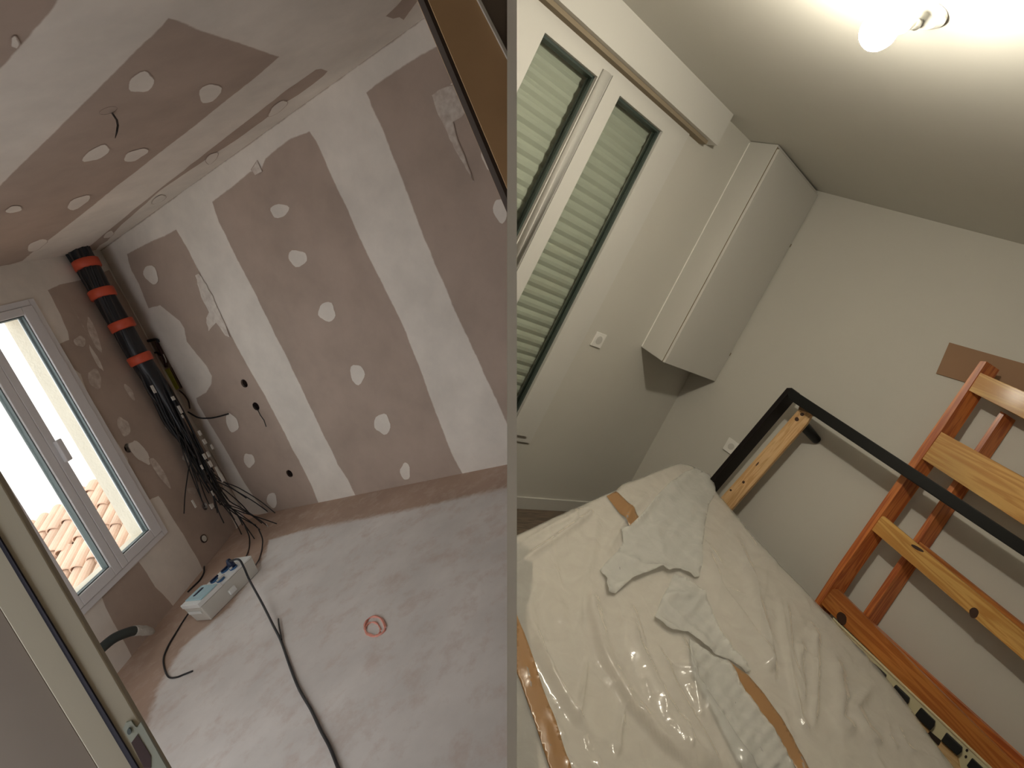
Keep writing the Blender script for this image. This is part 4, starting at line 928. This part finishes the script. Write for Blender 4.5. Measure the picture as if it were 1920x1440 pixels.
# the open slit where the plastic gapes, showing the tape under it
on_matt([(1361, 1238), (1376, 1251), (1400, 1268), (1430, 1304), (1461, 1346), (1485, 1388), (1508, 1430), (1530, 1475), (1508, 1475), (1484, 1430), (1455, 1390), (1430, 1352), (1404, 1316), (1380, 1282)], .0018, 'packing_tape', M_TAPE, mt, 6)
# loose flaps of plastic lying on top
def seg_h(segs):
    def f(v):
        h = 0
        for a, b, hh, w in segs:
            a = np.array(a, float); b = np.array(b, float); d = b - a; t = min(1, max(0, ((v - a) @ d) / (d @ d))); r = np.linalg.norm(v - a - t * d)
            e = min(1, 2.5 * min(t + .15, 1.15 - t)); h += hh * e * math.exp(-(r / w) ** 1.5)
        h += .0035 * (1 - abs(math.sin(v[0] * .045 + v[1] * .03 + 1.5 * math.sin(v[1] * .021)))) ** 3 + .003 * (1 - abs(math.sin(v[1] * .06 - v[0] * .035 + 1.2 * math.sin(v[0] * .03)))) ** 3
        h += .002 * math.sin(v[0] * .09 + 1.3 * math.sin(v[1] * .05)) * math.sin(v[1] * .07 + v[0] * .03) + .0018 * math.sin(v[0] * .21 + v[1] * .17)
        return h
    return f
flap1 = [(1160, 993), (1176, 992), (1195, 975), (1212, 955), (1228, 935), (1252, 910), (1280, 890), (1305, 880), (1332, 890), (1341, 912), (1338, 930), (1326, 950), (1318, 990), (1313, 1020), (1314, 1060), (1308, 1085), (1298, 1087), (1272, 1072),
         (1250, 1076), (1236, 1071), (1215, 1078), (1180, 1093), (1164, 1106), (1150, 1118), (1136, 1117), (1132, 1100), (1134, 1090), (1122, 1073), (1140, 1052), (1154, 1040), (1166, 1020)]
s1 = [((1150, 1042), (1205, 1068), .018, 9), ((1205, 1068), (1240, 1071), .020, 8), ((1240, 1071), (1300, 1086), .016, 9), ((1134, 1115), (1232, 1074), .022, 10), ((1175, 992), (1245, 920), .014, 8), ((1245, 920), (1290, 890), .010, 9),
      ((1228, 1000), (1240, 1050), .012, 10), ((1300, 925), (1285, 980), .010, 8), ((1315, 960), (1305, 1040), .016, 10), ((1192, 1020), (1250, 968), .010, 7), ((1130, 1085), (1136, 1117), .014, 6)]
on_matt(flap1, .010, 'loose_flap', M_FILM2, mt, 5, seg_h(s1), .5)
flap2 = [(1238, 1124), (1250, 1105), (1256, 1090), (1262, 1078), (1290, 1090), (1318, 1112), (1326, 1135), (1334, 1165), (1352, 1198), (1368, 1224), (1390, 1245), (1404, 1262), (1395, 1264), (1378, 1250), (1362, 1240), (1338, 1232), (1318, 1218), (1300, 1202), (1285, 1190), (1268, 1190), (1255, 1188), (1244, 1182), (1222, 1163), (1230, 1145)]
s2_ = [((1238, 1122), (1300, 1118), .016, 7), ((1222, 1163), (1262, 1188), .018, 8), ((1262, 1188), (1330, 1228), .014, 7), ((1236, 1130), (1275, 1170), .015, 8), ((1275, 1170), (1330, 1215), .014, 8), ((1330, 1135), (1345, 1190), .012, 8), ((1345, 1190), (1400, 1260), .014, 8)]
on_matt(flap2, .010, 'loose_flap', M_FILM2, mt, 5, seg_h(s2_), .5)
flap3 = [(1290, 1200), (1310, 1215), (1335, 1233), (1360, 1241), (1372, 1262), (1384, 1290), (1404, 1318), (1432, 1354), (1457, 1392), (1480, 1430), (1505, 1475), (1400, 1475), (1380, 1436), (1350, 1380), (1318, 1320), (1290, 1270), (1288, 1235)]
s3 = [((1362, 1242), (1384, 1292), .014, 7), ((1384, 1292), (1478, 1428), .016, 8), ((1305, 1230), (1320, 1290), .008, 8), ((1340, 1290), (1400, 1400), .008, 8), ((1290, 1215), (1300, 1265), .010, 6)]
on_matt(flap3, .006, 'loose_flap', M_FILM2, mt, 6, seg_h(s3), .6)
